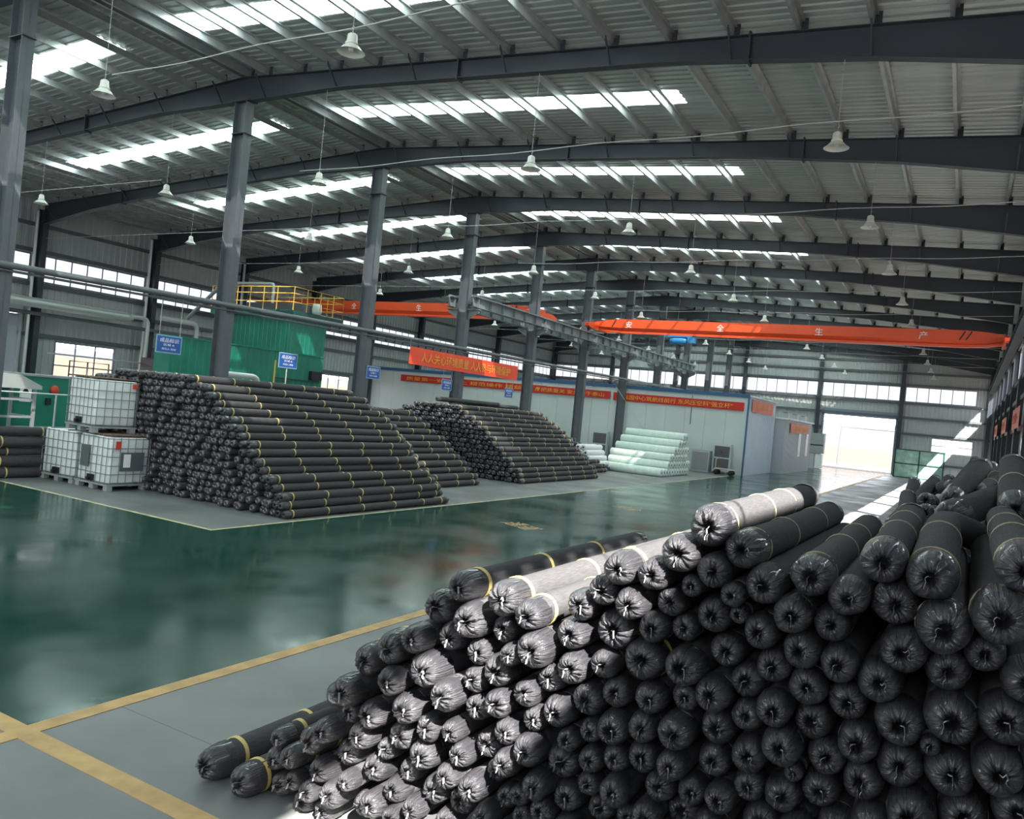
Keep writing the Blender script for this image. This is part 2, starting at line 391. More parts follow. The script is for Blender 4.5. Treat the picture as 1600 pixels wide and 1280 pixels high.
# ------------------------------------------------------------------ roof
SKY = []
for i in range(-3, 11):
    yc = Y0+BAY*i+3.4
    if YN+1 < yc < YF-1: SKY.append((yc-.42, yc+.42))
SXR = (-17.35, -6.75); SXL = (-31.5, -20.42)
ceil = empty('ceiling', 'grey ribbed metal roof sheeting on steel purlins', 'ceiling', kind='structure')
b = MB(); pts = ribs(YN-.2, YF+.3, .24, .028)
pts = sorted(set(pts+[(y, 0) for s in SKY for y in s]))
DZ = .26
for (a, da), (c, dc) in zip(pts, pts[1:]):
    if c-a < 1e-5: continue
    mid = (a+c)/2; inS = any(s0 < mid < s1 for s0, s1 in SKY)
    for side in (1, -1):
        e = (RX+.5) if side > 0 else (LX-.5)
        segs = [(MX, e)]
        if inS:
            q = SXR if side > 0 else SXL[::-1]
            segs = [(MX, q[0]), (q[1], e)]
        for (x0, x1) in segs:
            b.add([(x0, a, roofz(x0)+DZ+da), (x1, a, roofz(x1)+DZ+da), (x1, c, roofz(x1)+DZ+dc), (x0, c, roofz(x0)+DZ+dc)], [(0, 1, 2, 3)])
b.obj('roof_sheeting', 'sheet', ceil)
for s0, s1 in SKY:
    for q in (SXR, SXL):
        b = MB(); x0, x1 = q
        b.add([(x0, s0, roofz(x0)+DZ+.015), (x1, s0, roofz(x1)+DZ+.015), (x1, s1, roofz(x1)+DZ+.015), (x0, s1, roofz(x0)+DZ+.015)], [(0, 1, 2, 3)])
        b.obj('skylight_panel', 'skylight', ceil)
PUR = [.16]+[.85+1.275*k for k in range(15)]
for side in (1, -1):
    for pxx in PUR:
        x = MX+side*pxx; z = roofz(x); b = MB()
        b.box(x-.006, x+.006, YN, YF+.1, z+.01, z+.21)
        b.box(x, x+.065*side, YN, YF+.1, z+.2, z+.212) if side > 0 else b.box(x-.065, x, YN, YF+.1, z+.2, z+.212)
        b.box(x-.065, x, YN, YF+.1, z+.008, z+.02) if side > 0 else b.box(x, x+.065, YN, YF+.1, z+.008, z+.02)
        b.obj('purlin', 'purlin', ceil)

# roof beams: tapered I sections, cleats and fly braces
def beam_depth(t):      # t: 0 at the ridge, 1 at the eave
    P = [(0, .68), (.18, .46), (.62, .42), (.82, .60), (1, .95)]
    for (a, p), (c, q) in zip(P, P[1:]):
        if t <= c: return p+(q-p)*(t-a)/(c-a)
    return P[-1][1]
bm_web = None
def roof_beam(y, label, proto=[None]):
    root = empty('roof_beam', label, 'roof beam', (0, y, 0), group='steel roof beams')
    if proto[0] is None:
        meshes = []
        b = MB(); N = 28
        for side in (1, -1):
            X = [MX+side*(RX-MX-.2)*i/N for i in range(N+1)]
            for xa, xb in zip(X, X[1:]):
                ta, tb = abs(xa-MX)/19.93, abs(xb-MX)/19.93
                za, zb, da, db = roofz(xa), roofz(xb), beam_depth(ta), beam_depth(tb)
                def q(ya, yb, a0, a1, b0, b1):
                    b.add([(xa, ya, a0), (xb, ya, b0), (xb, yb, b0), (xa, yb, a0), (xa, ya, a1), (xb, ya, b1), (xb, yb, b1), (xa, yb, a1)],
                          [(0,3,2,1),(4,5,6,7),(0,1,5,4),(2,3,7,6)])
                q(-.006, .006, za-da, za, zb-db, zb)
                q(-.11, .11, za-.014, za, zb-.014, zb)
                q(-.11, .11, za-da, za-da+.016, zb-db, zb-db+.016)
            for t in (.36, .70):
                x = MX+side*19.93*t; z = roofz(x); dd = beam_depth(t)
                b.box(x-.02, x+.02, -.13, .13, z-dd-.05, z+.05)
        meshes.append(('web_and_flange', b.mesh('roof_beam_section', 'beam')))
        cl = MB(); cl.box(-.07, .07, -.005, .005, 0, .26); cl.box(-.08, .08, -.08, .08, 0, .008)
        br = MB(); br.bar((0, -.06, -.42), (0, -.46, .06), .035, .035)
        proto[0] = (meshes[0][1], cl.mesh('cleat', 'beam'), br.mesh('fly_brace', 'beam'))
    m, cl, br = proto[0]
    link('beam_section', m, root)
    if y < 60:
        for side in (1, -1):
            for j, pxx in enumerate(PUR):
                x = MX+side*pxx; z = roofz(x)
                link('cleat', cl, root, (x+.05*side, 0, z))
                if j % 2 and y < 45: link('fly_brace', br, root, (x, 0, z-max(0, beam_depth(pxx/19.93)-.46)))
    return root
for i, y in enumerate(FR[1:]):
    roof_beam(y if y < YF-.1 else YF-.15, 'dark tapered steel roof beam, ' + ('outside the picture above the near roll stack' if i < 2 else '%s of those spanning the picture, counted down the hall' % ORD[i-1]))

# ------------------------------------------------------------------ columns
def col_mesh(a, w_, h, t=.012, name='col', mats='column', plate=True):
    b = MB(); b.box(-a/2, -a/2+t, -w_/2, w_/2, 0, h); b.box(a/2-t, a/2, -w_/2, w_/2, 0, h); b.box(-a/2, a/2, -t/2, t/2, 0, h)
    return b.mesh(name, mats)
cm = col_mesh(.46, .28, ZR-.66)
pm = MB(); pm.box(-.25, .25, -.17, .17, 0, .03); pm = pm.mesh('base_plate', 'column')
tm = MB(); tm.box(-.34, .34, -.16, .16, 0, .03); tm.box(-.28, .28, -.15, .15, -.9, -.88); tm = tm.mesh('cap_plate', 'beam')
for i, y in enumerate(FR[1:]):
    if i == len(FR)-2: break
    r = empty('steel_column', 'blue-grey steel column of the middle row, ' + ('first one, cut by the picture edge' if i == 1 else 'just outside the picture' if i == 0 else '%s counted down the hall' % ORD[i]), 'column', (MX, y, 0), group='middle row columns')
    link('column_shaft', cm, r); link('base_plate', pm, r); link('cap_plate', tm, r, (0, 0, ZR-.69))
wr = col_mesh(.22, .26, ZE-.05, name='wall_col', mats='beam')
wc = col_mesh(.45, .26, ZE-.2, name='wall_col', mats='beam')
for i, y in enumerate(FR[1:-1]):
    r = empty('wall_column', 'dark steel column against the long window wall, %s from the near end' % ORD[i+1], 'column', (LX+.24, y, 0), group='long wall columns')
    link('column_shaft', wc, r); link('base_plate', pm, r)
    r = empty('wall_column', 'dark steel column against the wall beside the roll stacks, %s from the near end' % ORD[i+1], 'column', (RX+.11, y, 0), group='stack side wall columns')
    link('column_shaft', wr, r); link('base_plate', pm, r, (-.1, 0, 0))
for j, x in enumerate(FC):
    b = MB(); a = .3; x_ = min(max(x, LX+.2), RX-.2); b.box(-a/2, a/2, -.15, -.138, 0, roofz(x)-.4); b.box(-a/2, a/2, .138, .15, 0, roofz(x)-.4); b.box(-.006, .006, -.15, .15, 0, roofz(x)-.4)
    r = empty('gable_column', 'dark steel column of the gable wall, %s from the long window wall' % ORD[j+1], 'column', (x_, YF-.05, 0), group='gable wall columns')
    b.obj('column_shaft', 'beam', r); link('base_plate', pm, r)

# ------------------------------------------------------------------ rolls
RNG = random.Random(11)
def wrap_mesh(seed, big=True, seg=56):
    """gathered plastic bag over the roll end: pleats running into a hole; unit radius, front at y=0"""
    r = random.Random(seed); har = [(r.randint(9, 17), r.random()*6.28, .6), (r.randint(18, 27), r.random()*6.28, .5), (2, r.random()*6.28, .35), (3, r.random()*6.28, .35), (5, r.random()*6.28, .3)]
    jag = [r.uniform(-1, 1) for _ in range(seg)]
    ox, oz = r.uniform(-.1, .1), r.uniform(-.1, .1)
    hole = r.uniform(.16, .26)
    prof = [(hole*.7, .11, 0, 0), (hole*.95, .05, .2, 0), (hole*1.15, .022, .5, .0), (.30, .004, 1, .0), (.46, .0, 1, .2), (.64, .006, .9, .5), (.80, .020, .7, .8), (.93, .042, .5, 1), (1.0, .075, .3, 1), (1.025, .12, .15, .8), (1.03, .17, .06, .5)]
    b = MB(); vs = []
    lo = [sum(a*math.sin(n*2*math.pi*k/seg+p) for n, p, a in har[2:]) for k in range(seg)]
    hi = [sum(a*math.sin(n*2*math.pi*k/seg+p) for n, p, a in har[:2])+.8*jag[k] for k in range(seg)]
    for i, (rr, y, am, lw) in enumerate(prof):
        tw = i*.05*r.uniform(-1, 1)
        for k in range(seg):
            a = 2*math.pi*k/seg+tw*.3; f = 1-min(1, rr)
            R = rr*(1+.06*lw*lo[k])+hi[k]*am*.036*(1.3-rr*.5)
            yy = y+hi[k]*am*.015+lo[k]*.009*(1-abs(rr-.5))*am
            vs.append((R*math.cos(a)+ox*f, yy, R*math.sin(a)+oz*f))
    m = len(prof)
    b.add(vs, [(i*seg+k, (i+1)*seg+k, (i+1)*seg+(k+1) % seg, i*seg+(k+1) % seg) for i in range(m-1) for k in range(seg)], True)
    b.cur = 1; b.add([vs[k] for k in range(seg)], [tuple(range(seg))])
    return b.mesh('end_wrap', ['plastic', 'core'])
def body_mesh(L, bend=None, seg=22, seed=0, lump=.03, matname='fabric', y0=.125):
    r = random.Random(seed); b = MB(); n = 10; ph = [r.random()*6.28 for _ in range(4)]
    vs = []
    for i in range(n+1):
        t = i/n; y = y0+t*(L-y0)
        cx, cz = (0, 0) if not bend else bend(t)
        for k in range(seg):
            a = 2*math.pi*k/seg; R = 1+lump*math.sin(2*a+ph[0]+t*3)+lump*.7*math.sin(3*a+ph[1]-t*5)+lump*.5*math.sin(9*t+ph[2])
            vs.append((R*math.cos(a)+cx, y, R*math.sin(a)+cz))
    b.add(vs, [(i*seg+k, (i+1)*seg+k, (i+1)*seg+(k+1) % seg, i*seg+(k+1) % seg) for i in range(n) for k in range(seg)], True)
    b.add(vs[:seg], [tuple(range(seg))]); b.add(vs[-seg:], [tuple(range(seg))[::-1]])
    return b.mesh('roll_body', matname)
def strap_mesh(width=.028, R=1.055, m='strap'):
    b = MB(); s = 24
    vs = [(q*math.cos(2*math.pi*k/s), y, q*math.sin(2*math.pi*k/s)) for y, q in ((-width/2, 1.0), (-width/2, R), (width/2, R), (width/2, 1.0)) for k in range(s)]
    b.add(vs, [(i*s+k, (i+1)*s+k, (i+1)*s+(k+1) % s, i*s+(k+1) % s) for i in range(3) for k in range(s)], True)
    return b.mesh('strap', m)
def string_mesh(seed):
    r = random.Random(seed); b = MB(); x, z = r.uniform(-.1, .1), 0; pts = [(x, .03, z)]
    kind = seed % 4
    if kind == 0: pts += [(x+.05, -.004, .10), (x+.16, -.010, .12), (x+.20, -.012, -.05), (x+.21, -.010, -r.uniform(.25, .5))]
    elif kind == 1: pts += [(x-.02, -.004, -.10), (x+.05, -.010, -.25), (x-.04, -.012, -.42), (x-.03, -.012, -.6)]
    elif kind == 2: pts += [(x+.10, -.006, .05), (x+.22, -.010, .22), (x+.30, -.010, .05), (x+.22, -.012, -.05), (x+.30, -.008, -.22)]
    else: pts += [(x-.10, -.006, .10), (x-.20, -.010, .0), (x-.16, -.012, -.2), (x-.22, -.012, -.45)]
    # smooth
    P = [Vector(p) for p in pts]; Q = []
    for i in range(len(P)-1):
        for t in (0, .33, .66): Q.append(P[i].lerp(P[i+1], t)+Vector((r.uniform(-.015, .015), 0, r.uniform(-.015, .015))))
    Q.append(P[-1]); b.tube(Q, .009, 4); return b.mesh('tie_string', 'string')
WR = [wrap_mesh(i) for i in range(16)]
WS = [wrap_mesh(40+i, seg=20) for i in range(8)]
STR = strap_mesh(); STT = strap_mesh(.011, 1.05, 'palestrap'); STRG = [string_mesh(i) for i in range(12)]
BODY = {}
def body(L, v=0, bend=None, key=None, seg=22):
    k_ = (round(L, 2), v, key, seg)
    if k_ not in BODY: BODY[k_] = body_mesh(L, bend, seed=v, seg=seg)
    return BODY[k_]
def roll(x, y, z, r, L, label, group, rot=(0, 0, 0), wraps=WR, straps=(), v=None, string=True, spin=None, back=False, bend=None, key=None, thin=False, seg=22, name='fabric_roll', sy=None):
    """one wrapped roll: axis along its own +y, front at y"""
    root = empty(name, label, 'roll', (x, y, z), group=group); root.rotation_euler = rot
    v = RNG.randrange(4) if v is None else v
    link('roll_body', body(L, v, bend, key, seg), root, scale=(r, 1, r))
    s = RNG.random()*6.28 if spin is None else spin
    sc = r/.095 if sy is None else sy
    link('end_wrap', wraps[RNG.randrange(len(wraps))], root, rot=(0, s, 0), scale=(r, sc, r))
    if back:
        link('end_wrap', wraps[RNG.randrange(len(wraps))], root, loc=((bend(1)[0]*r, L+.06, bend(1)[1]*r) if bend else (0, L+.06, 0)), rot=(0, 0, math.pi), scale=(r, sc, r))
    for st in straps:
        bx, bz = bend((st-.1)/(L-.1)) if bend else (0, 0)
        link('strap', STT if thin else STR, root, loc=(bx*r, st, bz*r), scale=(r, 1, r))
    if string: link('tie_string', STRG[RNG.randrange(12)], root, scale=(r, 1, r))
    return root
def stuff_rolls(items, L, name, label, group, ends=True):
    """uncountable mass of further rolls of a stack: ONE object"""
    b = MB(); seg = 12
    for (x, y, z, r, *l_) in items:
        ph = RNG.random()*6.28; vs = []
        prof = [(.16, .05), (.34, .004), (.62, .006), (.88, .028), (1, .07), (1, (l_[0] if l_ else L)-.07), (.6, l_[0] if l_ else L)]
        jag = [RNG.uniform(-.06, .06) for _ in range(seg)]
        for i, (q, yy) in enumerate(prof):
            for k in range(seg):
                a = 2*math.pi*k/seg+ph; R = r*(q+jag[k]*(1 if i < 4 else .3))
                vs.append((x+R*math.cos(a), y+yy+(jag[k]*.12 if 0 < i < 4 else 0), z+R*math.sin(a)))
        b.cur = 0; b.add(vs[:5*seg], [(i*seg+k, (i+1)*seg+k, (i+1)*seg+(k+1) % seg, i*seg+(k+1) % seg) for i in range(4) for k in range(seg)], True)
        b.cur = 1; b.add(vs[4*seg:], [(i*seg+k, (i+1)*seg+k, (i+1)*seg+(k+1) % seg, i*seg+(k+1) % seg) for i in range(2) for k in range(seg)]+[tuple(range(2*seg, 3*seg))[::-1]], True)
        b.cur = 2; b.add(vs[:seg], [tuple(range(seg))])
    return tag(b.obj(name, ['plastic', 'fabric', 'core']), label, 'rolls', group, 'stuff')

# --- near stack
NEAR=[(-4.000,0.095,0.125),(-3.700,0.090,0.102),(-3.570,0.230,0.076),(-3.540,0.370,0.068),(-3.490,0.100,0.077),(-3.398,0.306,0.074),(-3.340,0.190,0.058),(-3.250,0.450,0.089),(-3.124,0.555,0.076),(-3.145,0.310,0.076),(-3.282,0.074,0.073),(-3.194,0.181,0.065),(-3.015,0.428,0.082),(-3.010,0.815,0.090),(-2.957,0.989,0.093),(-3.029,0.661,0.067),(-2.838,0.714,0.085),(-2.912,0.566,0.081),(-2.810,0.400,0.082),(-2.740,0.530,0.065),(-3.037,0.201,0.079),(-3.114,0.072,0.072),(-2.935,0.312,0.059),(-2.866,0.167,0.077),(-2.735,0.245,0.076),(-2.738,1.124,0.094),(-2.697,0.956,0.083),(-2.570,1.220,0.082),(-2.490,1.400,0.097),(-2.327,1.552,0.087),(-2.237,1.390,0.100),(-2.380,1.260,0.081),(-2.483,1.062,0.099),(-2.190,1.223,0.075),(-2.323,0.970,0.087),(-2.190,1.076,0.072),(-2.043,1.162,0.084),(-2.040,1.550,0.097),(-2.045,1.376,0.074),(-2.164,0.928,0.078),(-2.010,1.006,0.077),(-2.595,0.820,0.090),(-2.640,0.640,0.083),(-2.438,0.749,0.077),(-2.280,0.780,0.062),(-1.854,1.098,0.072),(-2.469,0.588,0.088),(-1.958,0.865,0.073),(-2.218,0.665,0.069),(-2.080,0.750,0.078),(-2.561,0.465,0.068),(-2.277,0.537,0.072),(-2.373,0.419,0.080),(-2.626,0.344,0.072),(-1.800,0.824,0.082),(-1.805,0.971,0.065),(-1.917,0.723,0.070),(-2.008,0.632,0.060),(-2.105,0.535,0.078),(-1.730,0.671,0.071),(-1.830,0.581,0.056),(-1.930,0.520,0.060),(-2.203,0.408,0.079),(-2.010,0.420,0.067),(-1.700,0.539,0.065),(-2.461,0.309,0.063),(-2.598,0.213,0.064),(-1.810,0.469,0.059),(-2.275,0.281,0.069),(-2.093,0.315,0.068),(-1.865,1.508,0.082),(-1.816,1.340,0.095),(-1.957,1.277,0.060),(-1.609,1.601,0.077),(-1.642,1.449,0.080),(-1.496,1.700,0.076),(-1.403,1.829,0.084),(-1.240,1.830,0.079),(-1.332,1.672,0.077),(-1.155,1.707,0.069),(-1.418,1.515,0.097),(-1.216,1.578,0.073),(-1.619,1.281,0.083),(-1.745,1.191,0.072),(-1.452,1.343,0.072),(-1.252,1.409,0.101),(-1.378,1.217,0.075),(-1.075,1.603,0.063),(-1.670,1.050,0.081),(-1.530,1.140,0.083),(-1.198,1.244,0.076),(-1.366,1.054,0.081),(-1.220,1.100,0.073),(-1.051,1.130,0.083),(-1.491,0.998,0.060),(-1.630,0.800,0.087),(-1.589,0.938,0.057),(-1.472,0.866,0.066),(-1.345,0.907,0.068),(-1.209,0.954,0.076),(-1.054,0.978,0.071),(-1.580,0.640,0.076),(-1.471,0.743,0.060),(-1.318,0.769,0.074),(-1.110,0.847,0.072),(-0.959,0.878,0.068),(-1.411,0.632,0.069),(-1.260,0.650,0.061),(-1.149,0.716,0.066),(-1.005,0.743,0.077),(-1.039,1.279,0.068),(-0.998,2.099,0.097),(-0.834,2.014,0.090),(-0.725,1.877,0.088),(-0.527,1.960,0.088),(-0.956,1.899,0.079),(-1.120,1.950,0.090),(-1.051,1.809,0.053),(-0.853,1.813,0.055),(-0.827,1.720,0.043),(-0.947,1.688,0.082),(-0.591,1.779,0.081),(-0.721,1.665,0.077),(-0.435,1.758,0.077),(-1.043,1.437,0.089),(-0.875,1.535,0.078),(-0.655,1.524,0.076),(-0.539,1.629,0.080),(-0.383,1.608,0.078),(-0.903,1.340,0.082),(-0.768,1.422,0.077),(-0.502,1.476,0.080),(-0.628,1.353,0.076),(-0.343,1.446,0.081),(-0.879,1.183,0.079),(-0.752,1.274,0.071),(-0.474,1.323,0.080),(-0.583,1.201,0.084),(-0.720,1.114,0.077),(-0.880,1.031,0.076),(-0.404,1.186,0.079),(-0.285,1.294,0.083),(-0.256,2.066,0.091),(-0.069,2.040,0.098),(0.179,1.941,0.107),(-0.371,1.902,0.081),(-0.200,1.893,0.093),(-0.011,1.851,0.103),(0.141,1.763,0.075),(-0.148,1.719,0.092),(-0.227,1.567,0.087),(0.017,1.666,0.084),(0.291,1.698,0.089),(-0.136,1.420,0.094),(0.044,1.489,0.099),(0.229,1.528,0.097),(-0.121,1.238,0.091),(-0.254,1.128,0.083),(0.059,1.266,0.094),(0.222,1.341,0.092),(0.305,1.180,0.093),(-0.062,1.068,0.091),(0.122,1.097,0.091),(-0.824,0.889,0.069),(-0.713,0.967,0.071),(-0.567,0.975,0.078),(-0.422,1.033,0.079),(-0.340,0.909,0.075),(-0.650,0.830,0.080),(-0.490,0.843,0.077),(-0.860,0.751,0.073),(-0.204,0.976,0.080),(-2.468,0.176,0.071),(-1.880,0.360,0.070),(-1.560,0.490,0.075),(-1.388,0.498,0.068),(-1.106,0.588,0.069),(0.379,1.424,0.091),(0.242,2.136,0.099),(-0.529,1.088,0.042),(-0.017,1.372,0.038)]
FILL=[(-2.70,0.09),(-2.34,0.09),(-2.16,0.09),(-1.98,0.09),(-1.80,0.09),(-1.62,0.09),(-1.44,0.09),(-1.26,0.09),(-1.08,0.09),(-0.90,0.09),(-0.72,0.09),(-0.54,0.09),(-0.36,0.09),(-0.18,0.09),(0.00,0.09),(0.18,0.09),(0.36,0.09),(0.54,0.09),(0.72,0.09),(0.90,0.09),(1.08,0.09),(1.26,0.09),(1.44,0.09),(1.61,0.11),(-1.74,0.25),(-1.56,0.25),(-1.38,0.25),(-1.20,0.25),(-1.02,0.25),(-0.84,0.25),(-0.66,0.25),(-0.48,0.25),(-0.30,0.25),(-0.12,0.25),(0.06,0.25),(0.24,0.25),(0.42,0.25),(0.60,0.25),(0.78,0.25),(0.96,0.25),(1.14,0.25),(1.32,0.25),(1.50,0.25),(1.61,0.39),(-1.26,0.41),(-1.08,0.41),(-0.90,0.41),(-0.72,0.41),(-0.54,0.41),(-0.36,0.41),(-0.18,0.41),(0.00,0.41),(0.18,0.41),(0.36,0.41),(0.54,0.41),(0.72,0.41),(0.90,0.41),(1.08,0.41),(1.26,0.41),(1.44,0.41),(1.55,0.55),(-0.84,0.57),(-0.66,0.57),(-0.48,0.57),(-0.30,0.57),(-0.12,0.57),(0.06,0.57),(0.24,0.57),(0.42,0.57),(0.60,0.57),(0.78,0.57),(0.96,0.57),(1.14,0.57),(1.32,0.57),(1.44,0.69),(-3.19,0.71),(1.61,0.71),(-0.36,0.73),(-0.18,0.73),(0.00,0.73),(0.18,0.73),(0.36,0.73),(0.54,0.73),(0.72,0.73),(0.90,0.73),(1.08,0.73),(1.26,0.73),(1.38,0.85),(1.55,0.87),(-0.06,0.89),(0.12,0.89),(0.30,0.89),(0.48,0.89),(0.66,0.89),(0.84,0.89),(1.02,0.89),(1.20,0.89),(1.32,1.01),(1.49,1.03),(0.54,1.05),(0.72,1.05),(0.90,1.05),(1.08,1.05),(1.61,1.15),(1.20,1.17),(1.38,1.17),(0.48,1.21),(0.66,1.21),(0.84,1.21),(1.02,1.21),(1.50,1.29),(1.14,1.33),(1.32,1.33),(0.56,1.37),(0.74,1.37),(0.92,1.37),(1.61,1.43),(1.44,1.45),(1.04,1.49),(1.22,1.49),(0.62,1.53),(0.80,1.53),(0.43,1.59),(1.55,1.59),(1.34,1.61),(0.92,1.65),(1.10,1.65),(0.68,1.69),(0.49,1.75),(1.45,1.75),(1.22,1.77),(0.80,1.81),(0.98,1.81),(1.61,1.83)]

NG = 'wrapped rolls of the near stack'
tiers = sorted(NEAR, key=lambda q: -q[1])
lit = lambda x, z: (-3.33+z/1.42-.05) < x < (-2.44+z/1.42+.05)
big_top = []      # rolls with nothing above: their long sides show
def open_above(q): return not any(p is not q and p[1] > q[1]+.04 and abs(p[0]-q[0]) < .75*(p[2]+q[2]) for p in NEAR)
rows = {}
for q in NEAR: rows.setdefault(int(q[1]/.19), []).append(q)
for rk in sorted(rows):
    rr = sorted(rows[rk], key=lambda q: q[0])
    for j, q in enumerate(rr):
        x, z, r = q
        top = open_above(q); y = 3.7+RNG.uniform(-.07, .06)
        bulge = (abs(x+2.62) < .05 and abs(z-1.02) < .08) or r > .101
        if bulge: y -= .10
        L = 2.7+RNG.uniform(-.12, .08)
        st = (.17,) if r > .1 else ()
        if top: st = (.2, 1.0+RNG.uniform(-.12, .12), 1.9+RNG.uniform(-.1, .1))
        n = j+1
        lab = '%s near-stack roll end, %s from the aisle in the %s tier above the floor' % ('sunlit silvery' if lit(x, z) else 'dark black', ORD[min(n, 34)], ORD[rk+1])
        if x < -3.9 and z < .2: lab = 'black roll lying lowest and outermost on the aisle side of the near stack'; st = (.26, .9, 1.7); r = .105; z = .108
        rot = (RNG.uniform(-.012, .012), 0, RNG.uniform(-.012, .012))
        if abs(x+.07) < .02 and 2.0 < z < 2.08:      # the roll whose far end flops over towards the wall
            roll(x, y, z, r, 2.9, 'big top roll of the near stack whose far end bends over towards the wall', NG, straps=(.2, 1.15), back=True, v=9,
                 bend=lambda t: (30*max(0, t-.68)**2, .5*math.sin(t*3.1)-14*max(0, t-.72)**2), key='flop', thin=True); continue
        roll(x, y, z, r, L, lab, NG, rot=rot, straps=st, back=top, thin=x > -1.0)
stuff_rolls([(x, 3.82+RNG.uniform(-.05, .05), z, .082) for x, z in FILL], 2.7, 'roll_stack_core', 'rest of the near roll stack, dark gaps and rolls below the picture', NG)

# --- stacks of rolls in section: hexagonal rows under an outline
def hexfill(x0, x1, ztop, r, jit=.012, seed=0):
    R = random.Random(seed); out = []; z = r; k = 0; dz = r*1.76
    while z < 3:
        x = x0+r+(r if k % 2 else 0); any_ = False; row = []
        while x < x1-r+.001:
            if z+r*.6 < ztop(x): row.append((x+R.uniform(-jit, jit), z+R.uniform(-jit, jit)*.4, r*R.uniform(.93, 1.03), k)); any_ = True
            x += 2*r*1.005
        if not any_: break
        out.append(row); z += dz; k += 1
    return out
def poly(P):
    def f(x):
        if x <= P[0][0] or x >= P[-1][0]: return 0
        for (a, p), (c, q) in zip(P, P[1:]):
            if a <= x <= c: return p+(q-p)*(x-a)/(c-a)
        return 0
    return f
# big stack: face at y 11.4
G1 = 'rolls of the big stack behind the white tanks'
zt = poly([(-17.93, 0), (-17.92, 2.3), (-17.6, 2.45), (-16.4, 2.62), (-14.5, 2.6), (-14.0, 2.5), (-12.7, 1.62), (-11.9, .9), (-11.05, .18), (-11.04, 0)])
rowsA = hexfill(-17.88, -11.0, zt, .086, jit=.022, seed=3)
rest = []; nrow = len(rowsA)
for ri, row in enumerate(rowsA):
    ext = row[-1][0]
    for j, (x, z, r, k_) in enumerate(row):
        fromside = len(row)-j
        topmost = ri == nrow-1 or not any(abs(p[0]-x) < .1 for p in rowsA[ri+1])
        y = 11.42+RNG.uniform(-.10, .10)
        if fromside == 1 or topmost and x > -16.8:
            Ls = (5.3 if ri > 3 else 5.5)+RNG.uniform(-.12, .16)
            off = RNG.uniform(.0, .12)
            n_ = (ORD[ri+1]+' layer above the floor')
            if fromside == 1: lab = 'long dark roll down the big stack slope, outermost of the '+n_
            else: lab = 'roll atop the big stack, %s from slope in the %s' % (ORD[min(fromside, 34)], n_)
            ph = [.16+off, 1.15+off, 2.25+off, 3.35+off, 4.45+off, 5.25]
            sag = RNG.uniform(-.45, .45)
            bend = (lambda t, s=sag: (s*math.sin(t*math.pi), abs(s)*.3*math.sin(t*3)))
            roll(x, y, z, r, Ls, lab, G1, rot=(0, 0, RNG.uniform(-.014, .014)), wraps=WS, straps=[p for p in ph if p < Ls], back=True, string=False, bend=bend, key=('s', round(sag, 2)), v=ri % 4, seg=14)
        elif fromside <= 2 and x > -16.4:
            lab = 'roll end in the big stack face, %s from the slope in the %s layer' % (ORD[fromside], ORD[ri+1])
            roll(x, y, z, r, 5.2, lab, G1, wraps=WS, string=False, v=ri % 2, seg=10)
        else: rest.append((x, y+RNG.uniform(-.02, .05), z, r))
stuff_rolls(rest, 5.2, 'roll_stack_core', 'mass of dark roll ends filling the face of the big stack', G1)
# continuation behind the big stack
G1b = 'rolls lying behind the big stack'
ztb = poly([(-17.93, 0), (-17.92, 2.1), (-15.9, 2.1), (-14.6, 1.3), (-13.2, .2), (-13.15, 0)])
rb = hexfill(-17.87, -13.2, ztb, .1, seed=5); rest = []
for ri, row in enumerate(rb):
    for j, (x, z, r, k_) in enumerate(row):
        fs = len(row)-j
        if fs == 1 or (ri == len(rb)-1 and fs < 6):
            roll(x, 17.15+RNG.uniform(-.1, .1), z, r, 4.7, 'dull roll behind the big stack, %s from the aisle in its %s layer' % (ORD[fs], ORD[ri+1]), G1b, rot=(0, 0, .0),
                 wraps=WS, straps=(.2, 1.3, 2.4, 3.5, 4.4), back=True, string=False, v=ri % 4, seg=12)
        else: rest.append((x, 17.2, z, r))
stuff_rolls(rest, 4.6, 'roll_stack_core', 'hidden inner rolls of the stack behind the big one', G1b)
# second stack: face at y 24
G2 = 'rolls of the second stack towards the white building'
zt2 = poly([(-20.6, 0), (-19.3, 1.0), (-18.4, 2.2), (-17.8, 2.45), (-15.9, 2.5), (-14.9, 1.95), (-13.9, 1.1), (-12.75, .12), (-12.74, 0)])
rc = hexfill(-20.6, -12.8, zt2, .093, seed=8); rest = []
for ri, row in enumerate(rc):
    for j, (x, z, r, k_) in enumerate(row):
        fs = len(row)-j
        if fs == 1 or (ri == len(rc)-1 and x > -17.4):
            roll(x, 24.1+RNG.uniform(-.08, .08), z, r, 6.6, 'long grey roll on the second stack slope, %s outermost of the %s layer' % (ORD[fs], ORD[ri+1]), G2,
                 wraps=WS, straps=(.2, 1.4, 2.7, 4.0, 5.3, 6.3), back=True, string=False, v=ri % 4, seg=10)
        else: rest.append((x, 24.1+RNG.uniform(-.1, .1), z, r, 6.4 if x > -17.85 else 2.9))
stuff_rolls(rest, 6.4, 'roll_stack_core', 'mass of dark roll ends filling the face of the second stack', G2)
for (x, y, z, t) in ((-17.5, 27.0, 2.57, 'lone roll lying across the top of the second stack beside the column'), (-16.9, 24.3, 2.62, 'lone roll on the top edge of the second stack')):
    roll(x, y, z, .09, 4.5, t, 'loose rolls on top of the second stack', wraps=WS, string=False, back=True, seg=10)
